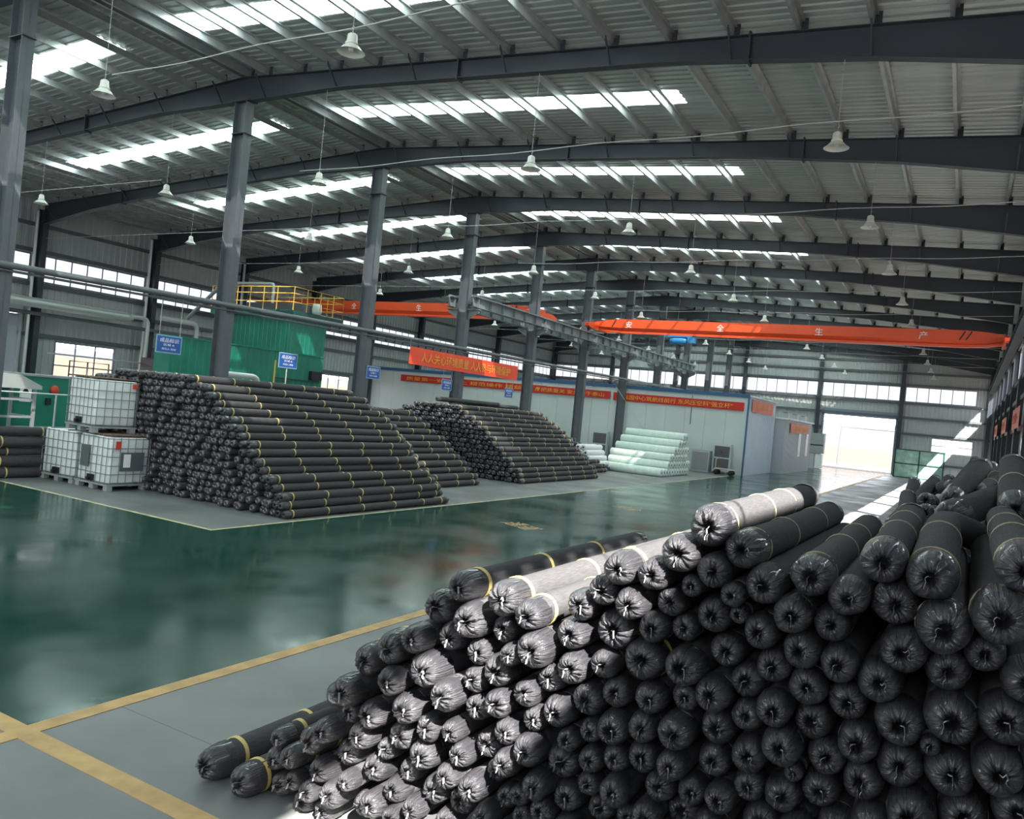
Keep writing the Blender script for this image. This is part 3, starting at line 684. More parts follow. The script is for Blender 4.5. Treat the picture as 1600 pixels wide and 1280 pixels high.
# third small heap by the white building
G3 = 'rolls of the low heap beside the fifth column'
zt3 = poly([(-17.9, 0), (-17.85, 1.5), (-16.2, 1.5), (-14.2, .2), (-14.1, 0)])
rd = hexfill(-17.88, -14.1, zt3, .1, seed=9); rest = []
for ri, row in enumerate(rd):
    for j, (x, z, r, k_) in enumerate(row):
        if j == len(row)-1:
            roll(x, 31.2, z, r, 3.6, 'dark roll edging the low heap beside the fifth column, %s layer' % ORD[ri+1], G3, wraps=WS, straps=(.3, 1.8, 3.2), back=True, string=False, seg=10)
        else: rest.append((x, 31.2+RNG.uniform(-.1, .1), z, r))
stuff_rolls(rest, 3.5, 'roll_stack_core', 'inner rolls of the low heap beside the fifth column', G3)
# five bigger rolls beside the tanks
z = .12
for i, (x, r) in enumerate(((-17.83, .12), (-17.83, .12), (-17.85, .09), (-17.83, .125), (-17.85, .10))):
    if i: z += r
    roll(x, 8.55+RNG.uniform(-.25, .1), z, r, 2.9, 'thick dark roll beside the white tanks, %s from the bottom of its pile' % ORD[i+1], 'thick rolls piled beside the white tanks', wraps=WR, straps=(.22, 1.2, 2.2), string=False)
    z += r

# --- jumbled second pile along the wall
GJ = 'tumbled rolls behind the near stack'
jz = poly([(-1.7, 0), (-1.35, .6), (-.95, 1.25), (-.5, 1.8), (.0, 2.05), (1.15, 2.2), (1.22, 2.1), (1.24, 0)])
items = []
for (ya, hgt) in ((7.2, 1.0), (10.6, .98), (14.0, 1.0), (17.4, .95), (20.8, .9)):
    rr = hexfill(-1.75, 1.24, lambda x: jz(x)*hgt-.20, .1, seed=int(ya*10))
    items += [(x, ya+RNG.uniform(-.12, .12), z, r) for row in rr for (x, z, r, k_) in row]
stuff_rolls(items, 3.1, 'roll_stack_core', 'rolls buried under the tumbled pile along the wall', GJ)
for row_i, (ya, n) in enumerate(((7.0, 9), (9.6, 9), (12.0, 9), (14.8, 8), (17.6, 8))):
    for i in range(n):
        x = -1.5+3.0*(i+.5)/n+RNG.uniform(-.08, .08); r = .105+RNG.uniform(-.01, .015)
        tilt = RNG.uniform(.04, .30); yaw = RNG.uniform(-.32, .32)
        if x < {7.0: -.42, 9.6: -.6, 12.0: -.75, 14.8: -.95, 17.6: -1.15}[ya]: continue
        x += yaw*.5
        x = min(max(x, -1.45), 1.1)
        z = jz(x)*(1-.015*row_i)+r*.1+RNG.uniform(0, .08)
        L = 1.7+RNG.uniform(-.3, .4)
        tilt = max(.02, min(tilt, (2.48-z)/L))
        roll(x, ya+RNG.uniform(-.3, .3), z, r, L, 'tumbled roll, %s from the aisle in the %s bank behind the near stack' % (ORD[i+1], ORD[row_i+1]), GJ,
             rot=(tilt if i % 3 else -tilt*.4, 0, yaw), straps=(.9,) if i % 2 else (), back=True, thin=True, string=i % 2 == 0, wraps=WR)

# ------------------------------------------------------------------ white rolls
def white_roll(x, y, z, r, L, rz, label, group):
    root = empty('white_roll', label, 'roll', (x, y, z), rz, group)
    b = MB(); b.lathe([(r*.32, .0), (r*.9, .0), (r, .02), (r, L-.02), (r*.9, L), (r*.32, L)], (0, 0, 0), 16, 'x'); b.obj('roll_body', 'whitefabric', root)
    b = MB(); b.lathe([(r*.32, L-.015), (r*.02, L-.015)], (0, 0, 0), 16, 'x'); b.lathe([(r*.32, .015), (r*.02, .015)], (0, 0, 0), 16, 'x'); b.obj('core_hole', 'whitehole', root)
    return root
RZ = 0.0
dxv, dyv = math.cos(RZ), math.sin(RZ)
for k_ in range(6):
    for j in range(int(math.ceil(k_*1.3)), 11-k_//2):
        off = (j+.5*(k_ % 2))*.40; zz = .19+k_*.345
        bx, by = -15.25, 36.3+off
        lab = 'pale green-white roll in front of the white building, layer %s, %s from the aisle side' % (ORD[k_+1], ORD[j+1])
        white_roll(bx, by, zz, .19, 3.1, RZ, lab, 'white rolls stacked in front of the white building')
for k_ in range(4):
    for j in range(5-k_):
        zz = .14+.24*k_+.2; x = -15.9+.27*(j+.5*k_)
        root = empty('small_white_roll', 'small white roll end beside the fifth column, layer %s, %s along' % (ORD[k_+1], ORD[j+1]), 'roll', (x, 34.0, zz), 0, 'small white rolls on a dark rack')
        b = MB(); b.lathe([(.05, 0), (.12, 0), (.135, .02), (.135, 1.98), (.12, 2.0), (.05, 2)], (0, 0, 0), 14, 'y'); b.obj('roll_body', 'white', root)
        b = MB(); b.lathe([(.05, .015), (.005, .015)], (0, 0, 0), 10, 'y'); b.obj('core_hole', 'whitehole', root)
r = empty('roll_rack', 'low dark rack under the small white rolls', 'rack', (-15.3, 34, 0))
b = MB(); b.box(-.8, .75, .1, .2, .1, .2); b.box(-.8, .75, 1.7, 1.8, .1, .2); b.obj('rack_bar', 'girt', r)
for q in (-.7, .65):
    for p in (.1, 1.7):
        b = MB(); b.box(q-.05, q+.05, p, p+.1, 0, .12); b.obj('leg', 'girt', r)

# ------------------------------------------------------------------ intermediate bulk tanks
def tote(x, y, z, rz, label, v=0):
    """x, y: centre of the pallet"""
    root = empty('tank_container', label, 'tank container', (x, y, z), rz, 'caged white liquid tanks')
    W, D = 1.16, .98; b = MB()
    # rounded tank body
    def rr(w, d, r, n=4):
        P = []
        for cx, cy_, a0 in ((w/2-r, d/2-r, 0), (-w/2+r, d/2-r, 90), (-w/2+r, -d/2+r, 180), (w/2-r, -d/2+r, 270)):
            for i in range(n+1):
                a = math.radians(a0+90*i/n); P.append((cx+r*math.cos(a), cy_+r*math.sin(a)))
        return P
    levels = [(.97, .15), (1.0, .19), (1.0, .5), (.99, .62), (1.0, .74), (1.0, 1.08), (.96, 1.13)]
    vs = []; n = 20
    for s_, zz in levels: vs += [(px_*s_, py_*s_, zz) for px_, py_ in rr(W-.04, D-.04, .09)]
    fs = [(i*n+k, i*n+(k+1) % n, (i+1)*n+(k+1) % n, (i+1)*n+k) for i in range(len(levels)-1) for k in range(n)]
    fs += [tuple(range(n))[::-1], tuple(range((len(levels)-1)*n, len(levels)*n))]
    b.add(vs, fs, True); b.obj('tank_body', 'tank', root)
    b = MB(); t = .009
    for zz in (.17, .35, .53, .72, .9, 1.10):
        P = [(px_, py_, zz) for px_, py_ in rr(W+.02, D+.02, .05, 2)]; b.tube(P+[P[0]], t, 5, False)
    for i in range(7):
        u = -W/2+.06+(W-.12)*i/6
        for sy_ in (-1, 1): b.tube([(u, sy_*(D/2+.012), .14), (u, sy_*(D/2+.012), 1.12)], t, 5)
    for i in range(6):
        u = -D/2+.06+(D-.12)*i/5
        for sx_ in (-1, 1): b.tube([(sx_*(W/2+.012), u, .14), (sx_*(W/2+.012), u, 1.12)], t, 5)
    for u in (-.3, .3): b.tube([(u, -D/2, 1.145), (u, D/2, 1.145)], .012, 5)
    b.obj('wire_cage', 'cage', root)
    b = MB(); b.box(-W/2, W/2, -D/2, D/2, .10, .14)
    b.obj('pallet_deck', 'pallet', root)
    for sx_ in (-1, 0, 1):
        for sy_ in (-1, 1):
            b = MB(); b.box(sx_*.5-.07, sx_*.5+.07, sy_*.41-.06, sy_*.41+.06, 0, .10); b.obj('foot', 'pallet', root)
    b = MB(); b.lathe([(.11, 1.12), (.11, 1.17), (.0, 1.17)], (0, 0, 0), 16); b.obj('filler_cap', 'black', root)
    b = MB(); b.box(-.1, .1, -D/2-.03, -D/2+.02, .17, .30); b.tube([(0, -D/2-.01, .22), (0, -D/2-.09, .22)], .04, 8); b.obj('drain_valve', 'black', root)
    if v == 1:
        b = MB(); b.box(-.38, -.08, -D/2-.032, -D/2-.026, .45, .90); b.obj('black_label', 'black_label', root)
        b = MB(); b.box(W/2+.026, W/2+.032, -.25, .30, .42, .82); b.obj('black_label', 'black_label', root)
        b = MB(); b.box(W/2+.028, W/2+.036, -.38, -.26, .88, 1.05); b.obj('red_label', 'redlabel', root)
        b = MB(); b.box(W/2+.033, W/2+.040, -.18, -.02, .5, .78); b.obj('white_label', 'white', root)
    if v == 2:
        b = MB(); b.box(W/2+.026, W/2+.032, .3, .42, .98, 1.08); b.obj('red_label', 'redlabel', root)
    if v != 0:
        b = MB(); b.box(-W/2+.03, W/2-.03, -D/2+.03, D/2-.03, 1.155, 1.175); b.obj('rusty_top_board', 'rust', root)
    return root
tote(-15.98, 11.04, .003, -.02, 'caged white tank with dark labels, standing on the floor nearest the big stack', 1)
tote(-17.22, 11.02, .003, .03, 'caged white tank with blank sides, on the floor beside the thick rolls', 0)
tote(-16.45, 10.98, 1.182, -.10, 'caged white tank stacked on top of the two floor tanks', 2)

# ------------------------------------------------------------------ white sandwich-panel building
HY, HX, HT = 45.75, -10.7, 4.5
hb = empty('panel_building', 'long white sandwich-panel building with blue roof trim inside the hall', 'building', (0, 0, 0))
b = MB()
x = HX
while x > -37.5:
    x0 = max(x-1.18, -37.6); b.box(x0+.005, x, HY, HY+.08, 0, HT-.1); x -= 1.19
b.box(-37.6, HX, HY+.03, HY+.08, 0, HT-.1)
b.obj('front_wall', 'panel', hb)
b = MB(); b.box(-18.6, HX+.02, HY, 51.2, HT-.1, HT-.04); b.box(-17.8, HX+.02, 51.2, 53.3, HT-.1, HT-.04); b.box(-37.6, -18.6, HY, 53.3, HT-.1, HT-.04); b.obj('roof', 'panel', hb)
b = MB(); b.box(-37.7, HX+.06, HY-.05, HY+.1, HT-.12, HT+.08); b.obj('roof_trim', 'bluetrim', hb)
b = MB(); b.box(HX-.02, HX+.07, HY-.06, HY+.06, 0, HT); b.obj('corner_trim', 'bluetrim', hb)
b = MB(); pts = ribs(HY+.06, 53.2, .25, .03)
for (a, da), (c, dc) in zip(pts, pts[1:]): b.add([(HX+da, a, 0), (HX+dc, c, 0), (HX+dc, c, HT-.05), (HX+da, a, HT-.05)], [(0, 1, 2, 3)])
b.box(HX-.08, HX-.001, HY+.06, 53.2, 0, HT-.06)
b.obj('side_wall', 'bluewhite', hb)
b = MB(); b.box(HX-.03, HX+.12, HY, 53.35, HT-.04, HT+.03); b.obj('side_trim', 'whiteframe', hb)
b = MB(); b.tube([(-13.9, HY-.03, HT-.2), (-13.9, HY-.03, 2.6)], .02, 6); b.obj('drain_pipe', 'darkpipe', hb)
o2 = empty('office_cabin', 'low blue-grey panel cabin with two white windows beyond the white building', 'cabin', (0, 0, 0))
b = MB(); pts = ribs(53.4, 63.6, .25, .03)
for (a, da), (c, dc) in zip(pts, pts[1:]): b.add([(-10.05+da, a, 0), (-10.05+dc, c, 0), (-10.05+dc, c, 3.5), (-10.05+da, a, 3.5)], [(0, 1, 2, 3)])
b.box(-14, -10.06, 53.4, 63.6, 0, 3.5); b.obj('cabin_wall', 'shutter', o2)
b = MB(); b.box(-14.1, -9.9, 53.3, 63.7, 3.5, 3.6); b.obj('roof', 'whiteframe', o2)
for yy in (58.2, 61.2):
    b = MB(); b.box(-10.03, -9.97, yy, yy+.9, 1.1, 2.7); f = b.obj('window', 'whiteframe', o2)
    b = MB(); b.box(-9.972, -9.962, yy+.1, yy+.4, 1.2, 2.6); b.box(-9.972, -9.962, yy+.5, yy+.8, 1.2, 2.6); b.obj('pane', 'bluewhite', f)
for i, yy in enumerate((55.5, 58.8, 62.0)):
    r = empty('roof_box', 'small dark unit on the low cabin roof, %s down the hall' % ORD[i+1], 'roof unit', (-10.5, yy, 3.602), group='units on the cabin roof')
    b = MB(); b.box(-.25, .25, -.45, .45, 0, .35); b.obj('casing', 'greymetal', r); b = MB(); b.lathe([(.15, .35), (.15, .42), (.0, .42)], (0, 0, 0), 12); b.obj('vent_cap', 'girt', r)

# banners
def banner(o, xd, yd, w_, h, txt, th, tw, m, tm, label, ropes=False):
    root = empty('banner', label, 'banner', o)
    x_ = Vector(xd).normalized(); y_ = Vector(yd).normalized(); n = x_.cross(y_)
    b = MB(); N = 16; vs = []
    for side in (0, 1):
        for i in range(N+1):
            wv = .012*math.sin(i*1.7)-.0*side
            for q in (0, 1):
                vs.append(x_*(w_*i/N-w_/2)+y_*(h*(q-.5))+n*(wv-.008*side))
    fs = []
    for i in range(N):
        a = i*2; fs.append((a, a+2, a+3, a+1)); c = (N+1)*2+a; fs.append((c, c+1, c+3, c+2)); fs.append((a, c, c+2, a+2)); fs.append((a+1, a+3, c+3, c+1))
    fs += [(0, 1, (N+1)*2+1, (N+1)*2), (2*N, (N+1)*2+2*N, (N+1)*2+2*N+1, 2*N+1)]
    b.add(vs, fs); b.obj('cloth', m, root)
    if txt: text(txt, 1, th, tm, 'lettering', root, frameM(n*.022, x_, y_), tw, .003)
    if ropes:
        b = MB()
        for s_ in (-1, 1): b.tube([x_*(s_*w_/2)+y_*(h/2), x_*(s_*w_/2)+y_*(h/2+.25)], .01, 5)
        b.obj('rope', 'wire', root)
    return root
X1, Z1 = (1, 0, 0), (0, 0, 1)
banner((-29.2, HY-.06, 3.92), X1, Z1, 11.6, .46, '质量第一安全至上 规范操作 精益求精', .26, 10.6, 'bannerred', 'bannertext', 'red slogan banner on the white building, the one behind the big orange banner')
banner((-21.8, HY-.08, 3.90), X1, Z1, 5.6, .46, '严把质量关 安全重于泰山', .26, 4.8, 'bannerred', 'bannertext', 'dark red slogan banner behind the fourth and fifth columns on the white building')
banner((-14.85, HY-.06, 3.86), X1, Z1, 7.9, .48, '强国中心筑航线前行 东风压空科"强立杯"', .28, 6.6, 'bannerred', 'bannertext', 'long red slogan banner with gold writing above the green-white rolls')
banner((HX+.10, 49.2, 3.98), (0, 1, 0), Z1, 5.6, .7, '安全生产', .4, 3.6, 'bannerpink', 'bannertext', 'faded pink banner on the end wall of the white building')
banner((-9.94, 58.2, 3.0), (0, 1, 0), Z1, 6.8, .62, '产品质量为本', .36, 5.2, 'bannerpink', 'bannertext', 'faded pink banner along the low cabin above its windows')
banner((-17.78, 27.65, 4.11), (0, 1, 0), Z1, 8.1, .64, '人人关心环境质量 人人参与环境保护', .38, 6.7, 'bannerorange', 'bannertext', 'bright orange slogan banner hung between the middle columns', True)
for i, (yy, zz, ww, hh) in enumerate(((36.0, 4.0, 5.0, .8), (46.5, 4.0, 5.0, .75), (58, 4.0, 5.0, .7))):
    banner((RX-.14, yy, zz), (0, -1, 0), Z1, ww, hh, '安全第一', .4, 3.2, 'bannerpink', 'bannerred', 'pinkish banner on the wall beside the roll stacks, %s down the hall' % ORD[i+1])
# blue hanging signs
def sign(x, y, z, w_, h, label, letter, pole=0, hang=0, ang=0):
    root = empty('blue_sign', label, 'sign', (x, y, z), ang, 'blue area signs')
    b = MB(); b.box(-.012, .0, -w_/2, w_/2, -h/2, h/2); b.obj('sign_edge', 'signedge', root)
    b = MB(); b.box(.0, .006, -w_/2+.03, w_/2-.03, -h/2+.03, h/2-.03); b.obj('sign_face', 'signblue', root)
    text('成品标识', 1, h*.24, 'white', 'lettering', root, frameM((.01, 0, h*.22), (0, 1, 0), Z1), w_*.74, .002)
    text('区域 '+letter, 1, h*.14, 'white', 'lettering', root, frameM((.01, 0, -h*.03), (0, 1, 0), Z1), w_*.42, .002)
    text('责任人 班组', 1, h*.12, 'white', 'lettering', root, frameM((.01, 0, -h*.26), (0, 1, 0), Z1), w_*.55, .002)
    if pole: b = MB(); b.tube([(-.03, 0, -h/2-pole), (-.03, 0, -h/2+.1)], .02, 6); b.obj('pole', 'pipe', root)
    if hang:
        b = MB()
        for s_ in (-1, 1): b.tube([(0, s_*w_*.4, h/2), (0, s_*w_*.4, h/2+hang)], .008, 5)
        b.obj('hanger', 'wire', root)
sign(-17.9, 13.60, 3.32, .76, .46, 'blue sign hung above the back of the big stack beside the wall pipes', 'A', 0, 1.0)
sign(-18.0, 17.88, 3.32, .76, .46, 'blue sign on a thin pole in front of the tall green booth', 'B', 3.06, 0)
sign(-17.94, 21.85, 3.30, .72, .44, 'blue sign fixed to the third middle column', 'C')
sign(-17.9, 26.35, 3.20, .72, .44, 'blue sign under the orange banner, before the fourth column', 'D', 0, 1.30)
sign(-17.9, 31.3, 3.20, .72, .44, 'blue sign hung past the end of the orange banner', 'E', 0, 1.34)

# ------------------------------------------------------------------ cranes
def crane_girder(x0, x1, y, ztop, label, words_, hoist=None):
    root = empty('overhead_crane', label, 'crane', (0, y, 0), group='orange overhead cranes')
    b = MB(); n = 24
    def sec(x):
        t = (x-x0)/(x1-x0); e = min(1, min(t, 1-t)/.06); k = .45+.55*e
        zt_ = ztop-.0; zb = ztop-.42-.30*k
        return zt_-.18*(1-e), zb
    L_ = x1-x0; X = [x0+L_*i/n for i in range(n+1)]; X += [x0+L_*.03, x1-L_*.03]; X = sorted(set(X))
    vs = []
    for x in X:
        a, c = sec(x); m_ = a-(a-c)*.62
        vs += [(x, -.26, a), (x, -.26, m_), (x, -.09, c+.1), (x, -.16, c+.1), (x, -.16, c), (x, .16, c), (x, .16, c+.1), (x, .09, c+.1), (x, .26, m_), (x, .26, a)]
    k = 10; m = len(X)
    fs = [(i*k+j, (i+1)*k+j, (i+1)*k+(j+1) % k, i*k+(j+1) % k) for i in range(m-1) for j in range(k)]+[tuple(range(k)), tuple(range((m-1)*k, m*k))[::-1]]
    b.add(vs, fs); b.obj('girder', 'orange', root)
    for xe in (x0+.05, x1-.05):
        b = MB(); b.prism([(-1.5, -.12), (-1.2, -.2), (1.2, -.2), (1.5, -.12), (1.5, .02), (1.0, .14), (-1.0, .14), (-1.5, .02)], (xe-.13, 0, ztop-.42), (1, 0, 0), (0, 1, 0), (0, 0, 1), .26)
        e = b.obj('end_carriage', 'orange', root)
        for s_ in (-1.15, 1.15):
            b = MB(); b.lathe([(.01, -.05), (.13, -.05), (.13, .05), (.01, .05)], (xe, s_, ztop-.62), 16, 'x'); b.obj('wheel', 'black', e)
    for i, ch in enumerate(words_):
        x = x0+L_*((.10, .355, .60, .83)[i]); text(ch, 1, .34, 'white', 'lettering', root, frameM((x, -.268, ztop-.28), X1, Z1), .34, .004)
    for x in (x0+1.15, x1-1.6, x1-1.35):
        b = MB(); b.bar((x, -.27, ztop-.05), (x-.2, -.27, ztop-.42), .05, .03, up=(0, 1, 0)); b.obj('warning_stripe', 'black', root)
    if hoist:
        x = hoist; zb = ztop-.74
        h = MB(); h.box(x-.75, x+.75, -.16, .16, zb-.06, zb+.02); hh = h.obj('hoist_trolley', 'hoistblue', root)
        h = MB(); h.lathe([(.0, -.45), (.17, -.43), (.19, -.2), (.19, .25), (.15, .42), (0, .45)], (x, 0, zb-.24), 16, 'x'); h.obj('hoist_drum', 'hoistblue', hh)
        h = MB(); h.box(x+.5, x+.85, -.2, .2, zb-.32, zb-.05); h.obj('hoist_motor', 'hoistblue', hh)
        h = MB(); h.tube([(x-.05, 0, zb-.4), (x-.05, 0, zb-.75)], .02, 6); h.tube([(x+.05, 0, zb-.4), (x+.05, 0, zb-.75)], .02, 6); h.box(x-.12, x+.12, -.08, .08, zb-.95, zb-.72)
        h.tube([(x, 0, zb-.95), (x, 0, zb-1.05), (x+.07, 0, zb-1.12), (x+.02, 0, zb-1.19), (x-.05, 0, zb-1.14)], .02, 6); h.obj('hook_block', 'black', hh)
    return root
crane_girder(-17.55, 1.22, 39.5, 7.72, 'orange overhead crane girder spanning the bay above the aisle, with a blue hoist', '安全生产', -13.0)
crane_girder(LX+.85, -18.75, 35.4, 7.72, 'orange overhead crane girder in the long-window bay, partly behind the green booth', '安全生产', None)
def runway(x, y0, y1, zt_, label, rm='rail', dp=.42, group='crane runway beams'):
    root = empty('runway_beam', label, 'beam', (x, 0, 0), group=group)
    b = MB(); b.box(-.16, .16, y0, y1, zt_-.02, zt_); b.box(-.14, .14, y0, y1, zt_-dp, zt_-dp+.02); b.box(-.006, .006, y0, y1, zt_-dp, zt_); b.obj('beam_section', rm, root)
    yy = y0+.3; i = 0
    while yy < y1:
        b = MB(); b.box(-.13, .13, yy-.006, yy+.006, zt_-dp+.01, zt_-.01); b.obj('stiffener', rm, root); yy += 1.0; i += 1
    b = MB(); b.box(-.035, .035, y0, y1, zt_, zt_+.07); b.obj('crane_rail', 'rail', root)
    return root
runway(MX+.58, 27.2, 57.8, 6.86, 'grey crane runway beam with stiffeners along the aisle side of the middle columns')
runway(MX-.58, 27.2, 57.8, 6.86, 'grey crane runway beam on the window side of the middle columns')
runway(RX-.45, 27.2, 63.8, 6.86, 'crane runway beam along the wall beside the roll stacks', 'beam', .24)
runway(LX+.78, 27.2, 57.8, 6.86, 'crane runway beam along the long window wall')
for i, y in enumerate([f for f in FR if 27 < f < 58]):
    for s_, zc in ((1, 6.38), (-1, 6.38)):
        r = empty('runway_bracket', 'steel bracket on the %s side of middle column %s, carrying the runway' % ('aisle' if s_ > 0 else 'window', ORD[i+4]), 'bracket', (MX+s_*.23, y, zc), group='runway brackets')
        b = MB(); b.box(0, s_*.55, -.1, .1, -.03, .0) if s_ > 0 else b.box(-.55, 0, -.1, .1, -.03, 0); b.obj('bracket_top', 'rail', r)
        b = MB(); b.prism([(0, -.03), (.52, -.03), (.52, -.14), (0, -.42)], (0, -.006, 0), (0, 1, 0), (s_, 0, 0), (0, 0, 1), .012); b.obj('bracket_web', 'rail', r)

# ------------------------------------------------------------------ lamps and cables
def make_lamp():
    root = empty('bay_lamp', 'x', 'lamp')
    b = MB(); b.lathe([(.0, .42), (.05, .42), (.09, .38), (.10, .22), (.12, .20), (.12, .17), (.05, .16)], (0, 0, 0), 20); b.obj('lamp_housing', 'lamp', root)
    b = MB(); b.lathe([(.10, .17), (.15, .12), (.20, .05), (.255, .0), (.262, -.004), (.25, .0), (.19, .055), (.13, .12), (.09, .165)], (0, 0, 0), 28); b.obj('lamp_shade', 'lamp', root)
    b = MB(); b.lathe([(.0, .13), (.05, .12), (.06, .07), (.04, .03), (0, .02)], (0, 0, 0), 12); b.obj('bulb', 'white', root)
    b = MB(); b.tube([(0, 0, .42), (0, 0, .52), (.03, 0, .55), (0, 0, .58), (-.02, 0, .55)], .008, 5); b.obj('hook', 'wire', root)
    b = MB(); b.tube([(0, 0, 0), (0, 0, 1)], .006, 5); o = b.obj('hanging_rod', 'wire', root); o.location.z = .57
    return root
lamp0 = make_lamp(); tree = {lamp0: kids(lamp0)}; first = True
LXS = (-27.6, -21.2, -15.15, -8.87, -2.5)
LB = 7.86
for k in range(0, 11):
    y = Y0+BAY*k
    for j, x in enumerate(LXS):
        if k == 0 and j in (0, 1, 4): continue
        o = lamp0 if first else copy_tree(lamp0, tree); first = False
        zt_ = roofz(x)-beam_depth(abs(x-MX)/19.93)-1.45
        o.location = (x, y, LB); o.scale = (.86, .86, .72)
        rod = [c for c in bpy.data.objects if c.parent == o and c.name.startswith('hanging_rod')][0]; rod.scale.z = (roofz(x)-beam_depth(abs(x-MX)/19.93)+.01-LB)/.72-.57
        o['label'] = ('pale bell-shaped bay lamp, %s row down the hall, %s from the stack-side wall' % (ORD[k+1], ORD[5-j])); o['group'] = 'hanging bay lamps'
        z_ = roofz(x)-beam_depth(abs(x-MX)/19.93)
    b = MB(); pts = []
    for a, c in zip((-15.2,)+LXS[2:], LXS[2:]+(1.4,)) if False else [((-15.9 if k else -15.0), 1.3)]:
        for i in range(25):
            t = i/24; x = a+(c-a)*t; pts.append((x, y+.04, LB+.40-.05*math.sin(t*math.pi*4)**2+.15*t))
    b.tube(pts, .011, 6); tag(b.obj('lamp_cable', 'wire'), 'thin pale cable strung above the bay lamps, %s row down the hall' % ORD[k+1], 'cable', 'lamp cables')
    if k:
        b = MB(); pts = [(-38+.0+16.5*i/20, y+.04, LB+.42+.05*i/20) for i in range(21)]
        b.tube(pts, .010, 6); tag(b.obj('lamp_cable', 'wire'), 'thin pale cable above the lamps on the long-window side, %s row down the hall' % ORD[k+1], 'cable', 'lamp cables')

# ------------------------------------------------------------------ pipes
def pipe(pts, r, m, name, label, cat='pipe', seg=10, group=None):
    b = MB(); P = [Vector(p) for p in pts]; Q = [P[0]]
    for i in range(1, len(P)-1):      # rounded corners
        a = (P[i-1]-P[i]).normalized(); c = (P[i+1]-P[i]).normalized(); d = min(r*3, (P[i-1]-P[i]).length*.45, (P[i+1]-P[i]).length*.45)
        A = P[i]+a*d; B_ = P[i]+c*d
        for t in (0, .25, .5, .75, 1): Q.append(A*(1-t)**2+P[i]*2*t*(1-t)+B_*t*t)
    Q.append(P[-1]); b.tube(Q, r, seg); return tag(b.obj(name, m), label, cat, group)
pipe([(-17.88, -4, 4.44), (-17.88, 9.3, 4.53), (-17.88, 20, 4.67), (-17.88, 57, 5.0)], .075, 'darkpipe', 'main_pipe', 'long dark pipe running along the middle columns at half height')
pipe([(-17.91, -4, 4.30), (-17.91, 20, 4.52), (-17.91, 45, 4.78)], .03, 'darkpipe', 'conduit', 'thin conduit running just below the long dark pipe')
# ribbed duct along the long wall
b = MB(); r = empty('wall_duct', 'fat ribbed grey duct running along the long window wall', 'duct', (LX+1.2, 0, 5.2))
N = 150; P = [(0, 16+9.5*i/N, 0) for i in range(N+1)]; b.tube(P, [.22+.012*(i % 2) for i in range(N+1)], 14); b.obj('ribbed_tube', 'duct', r)
b = MB(); b.tube([(0, 25.45, 0), (0, 25.8, 0)], [.23, .12], 14); b.obj('reducer', 'pipe', r)
pipe([(LX+1.2, 25.7, 5.28), (LX+1.2, 26.7, 5.28), (LX+1.2, 26.7, 2.2)], .11, 'pipe', 'down_pipe', 'thick pale pipe bending down from the ribbed duct beside the blue sign', group='pale down pipes')
pipe([(LX+1.2, 27.4, 5.45), (LX+1.2, 29.7, 5.45), (LX+1.2, 29.7, 2.2)], .13, 'pipe', 'down_pipe', 'pale pipe bending down past the second low window', group='pale down pipes')
pipe([(LX+.7, 12, 4.75), (LX+.7, 33, 4.75)], .09, 'darkpipe', 'wall_pipe', 'dark pipe under the ribbed duct on the long window wall')
for y in (21.0, 26.9, 33.1):
    pipe([(LX+.62, y, .3), (LX+.62, y, ZE-.4)], .07, 'pipe', 'rain_pipe', 'thin pale upright wall pipe %s' % ('by the roller shutter' if y < 22 else 'between the two low windows' if y < 30 else 'behind the green booth'), group='upright rain pipes')
pipe([(-19.7, 15.5, 4.22), (-18.46, 15.5, 5.165)], .07, 'rail', 'strut', 'slanting steel strut fixed to the second middle column', 'strut', 4)
pipe([(-24, 20.4, 2.78), (-24, 22.35, 2.78), (-24, 22.35, 1.0)], .11, 'pipe', 'steam_pipe', 'thick white pipe looping in front of the green booth', group='white loops')
for y in (20.8, 21.6): pipe([(-24, y, .0), (-24, y, 2.68)], .03, 'pipe', 'pipe_support', 'thin post carrying the thick white pipe, at %s' % ('its blank end' if y < 21 else 'its bend'), 'post')

# ------------------------------------------------------------------ green booth and machines
g = empty('green_booth', 'tall glossy green machine booth with a railed platform on top', 'machine booth', (0, 0, 0))
b = MB(); pts = ribs(-33.0, -28.0, .3, .02)
for (a, da), (c, dc) in zip(pts, pts[1:]): b.add([(a, 27.7-da, 0), (c, 27.7-dc, 0), (c, 27.7-dc, 6.1), (a, 27.7-da, 6.1)], [(0, 1, 2, 3)])
pts = ribs(27.7, 30.15, .3, .02)
for (a, da), (c, dc) in zip(pts, pts[1:]): b.add([(-28.0+da, a, 0), (-28.0+dc, c, 0), (-28.0+dc, c, 5.75), (-28.0+da, a, 5.75)], [(0, 1, 2, 3)])
b.box(-33.0, -28.01, 27.71, 30.15, 0, 5.75); b.obj('booth_wall', 'green', g)
b = MB(); b.box(-33.3, -27.7, 27.5, 31.0, 5.8, 6.12); b.obj('platform', 'dkgreen', g)
b = MB()
for zz in (6.5, 6.9, 7.2):
    b.tube([(-33.3, 27.52, zz), (-27.72, 27.52, zz), (-27.72, 30.95, zz), (-33.3, 30.95, zz)], .022, 6)
for x in (-33.3, -32.4, -31.5, -30.6, -29.7, -28.8, -27.72): b.tube([(x, 27.52, 6.1), (x, 27.52, 7.2)], .022, 6); b.tube([(x, 30.95, 6.1), (x, 30.95, 7.2)], .022, 6)
for y in (28.4, 29.3, 30.2, 30.95): b.tube([(-27.72, y, 6.1), (-27.72, y, 7.2)], .022, 6)
b.obj('safety_railing', 'yrail', g)
r = empty('fan_unit', 'dark orange-braced machine part standing on the booth platform', 'machine', (-30.5, 29.4, 6.12))
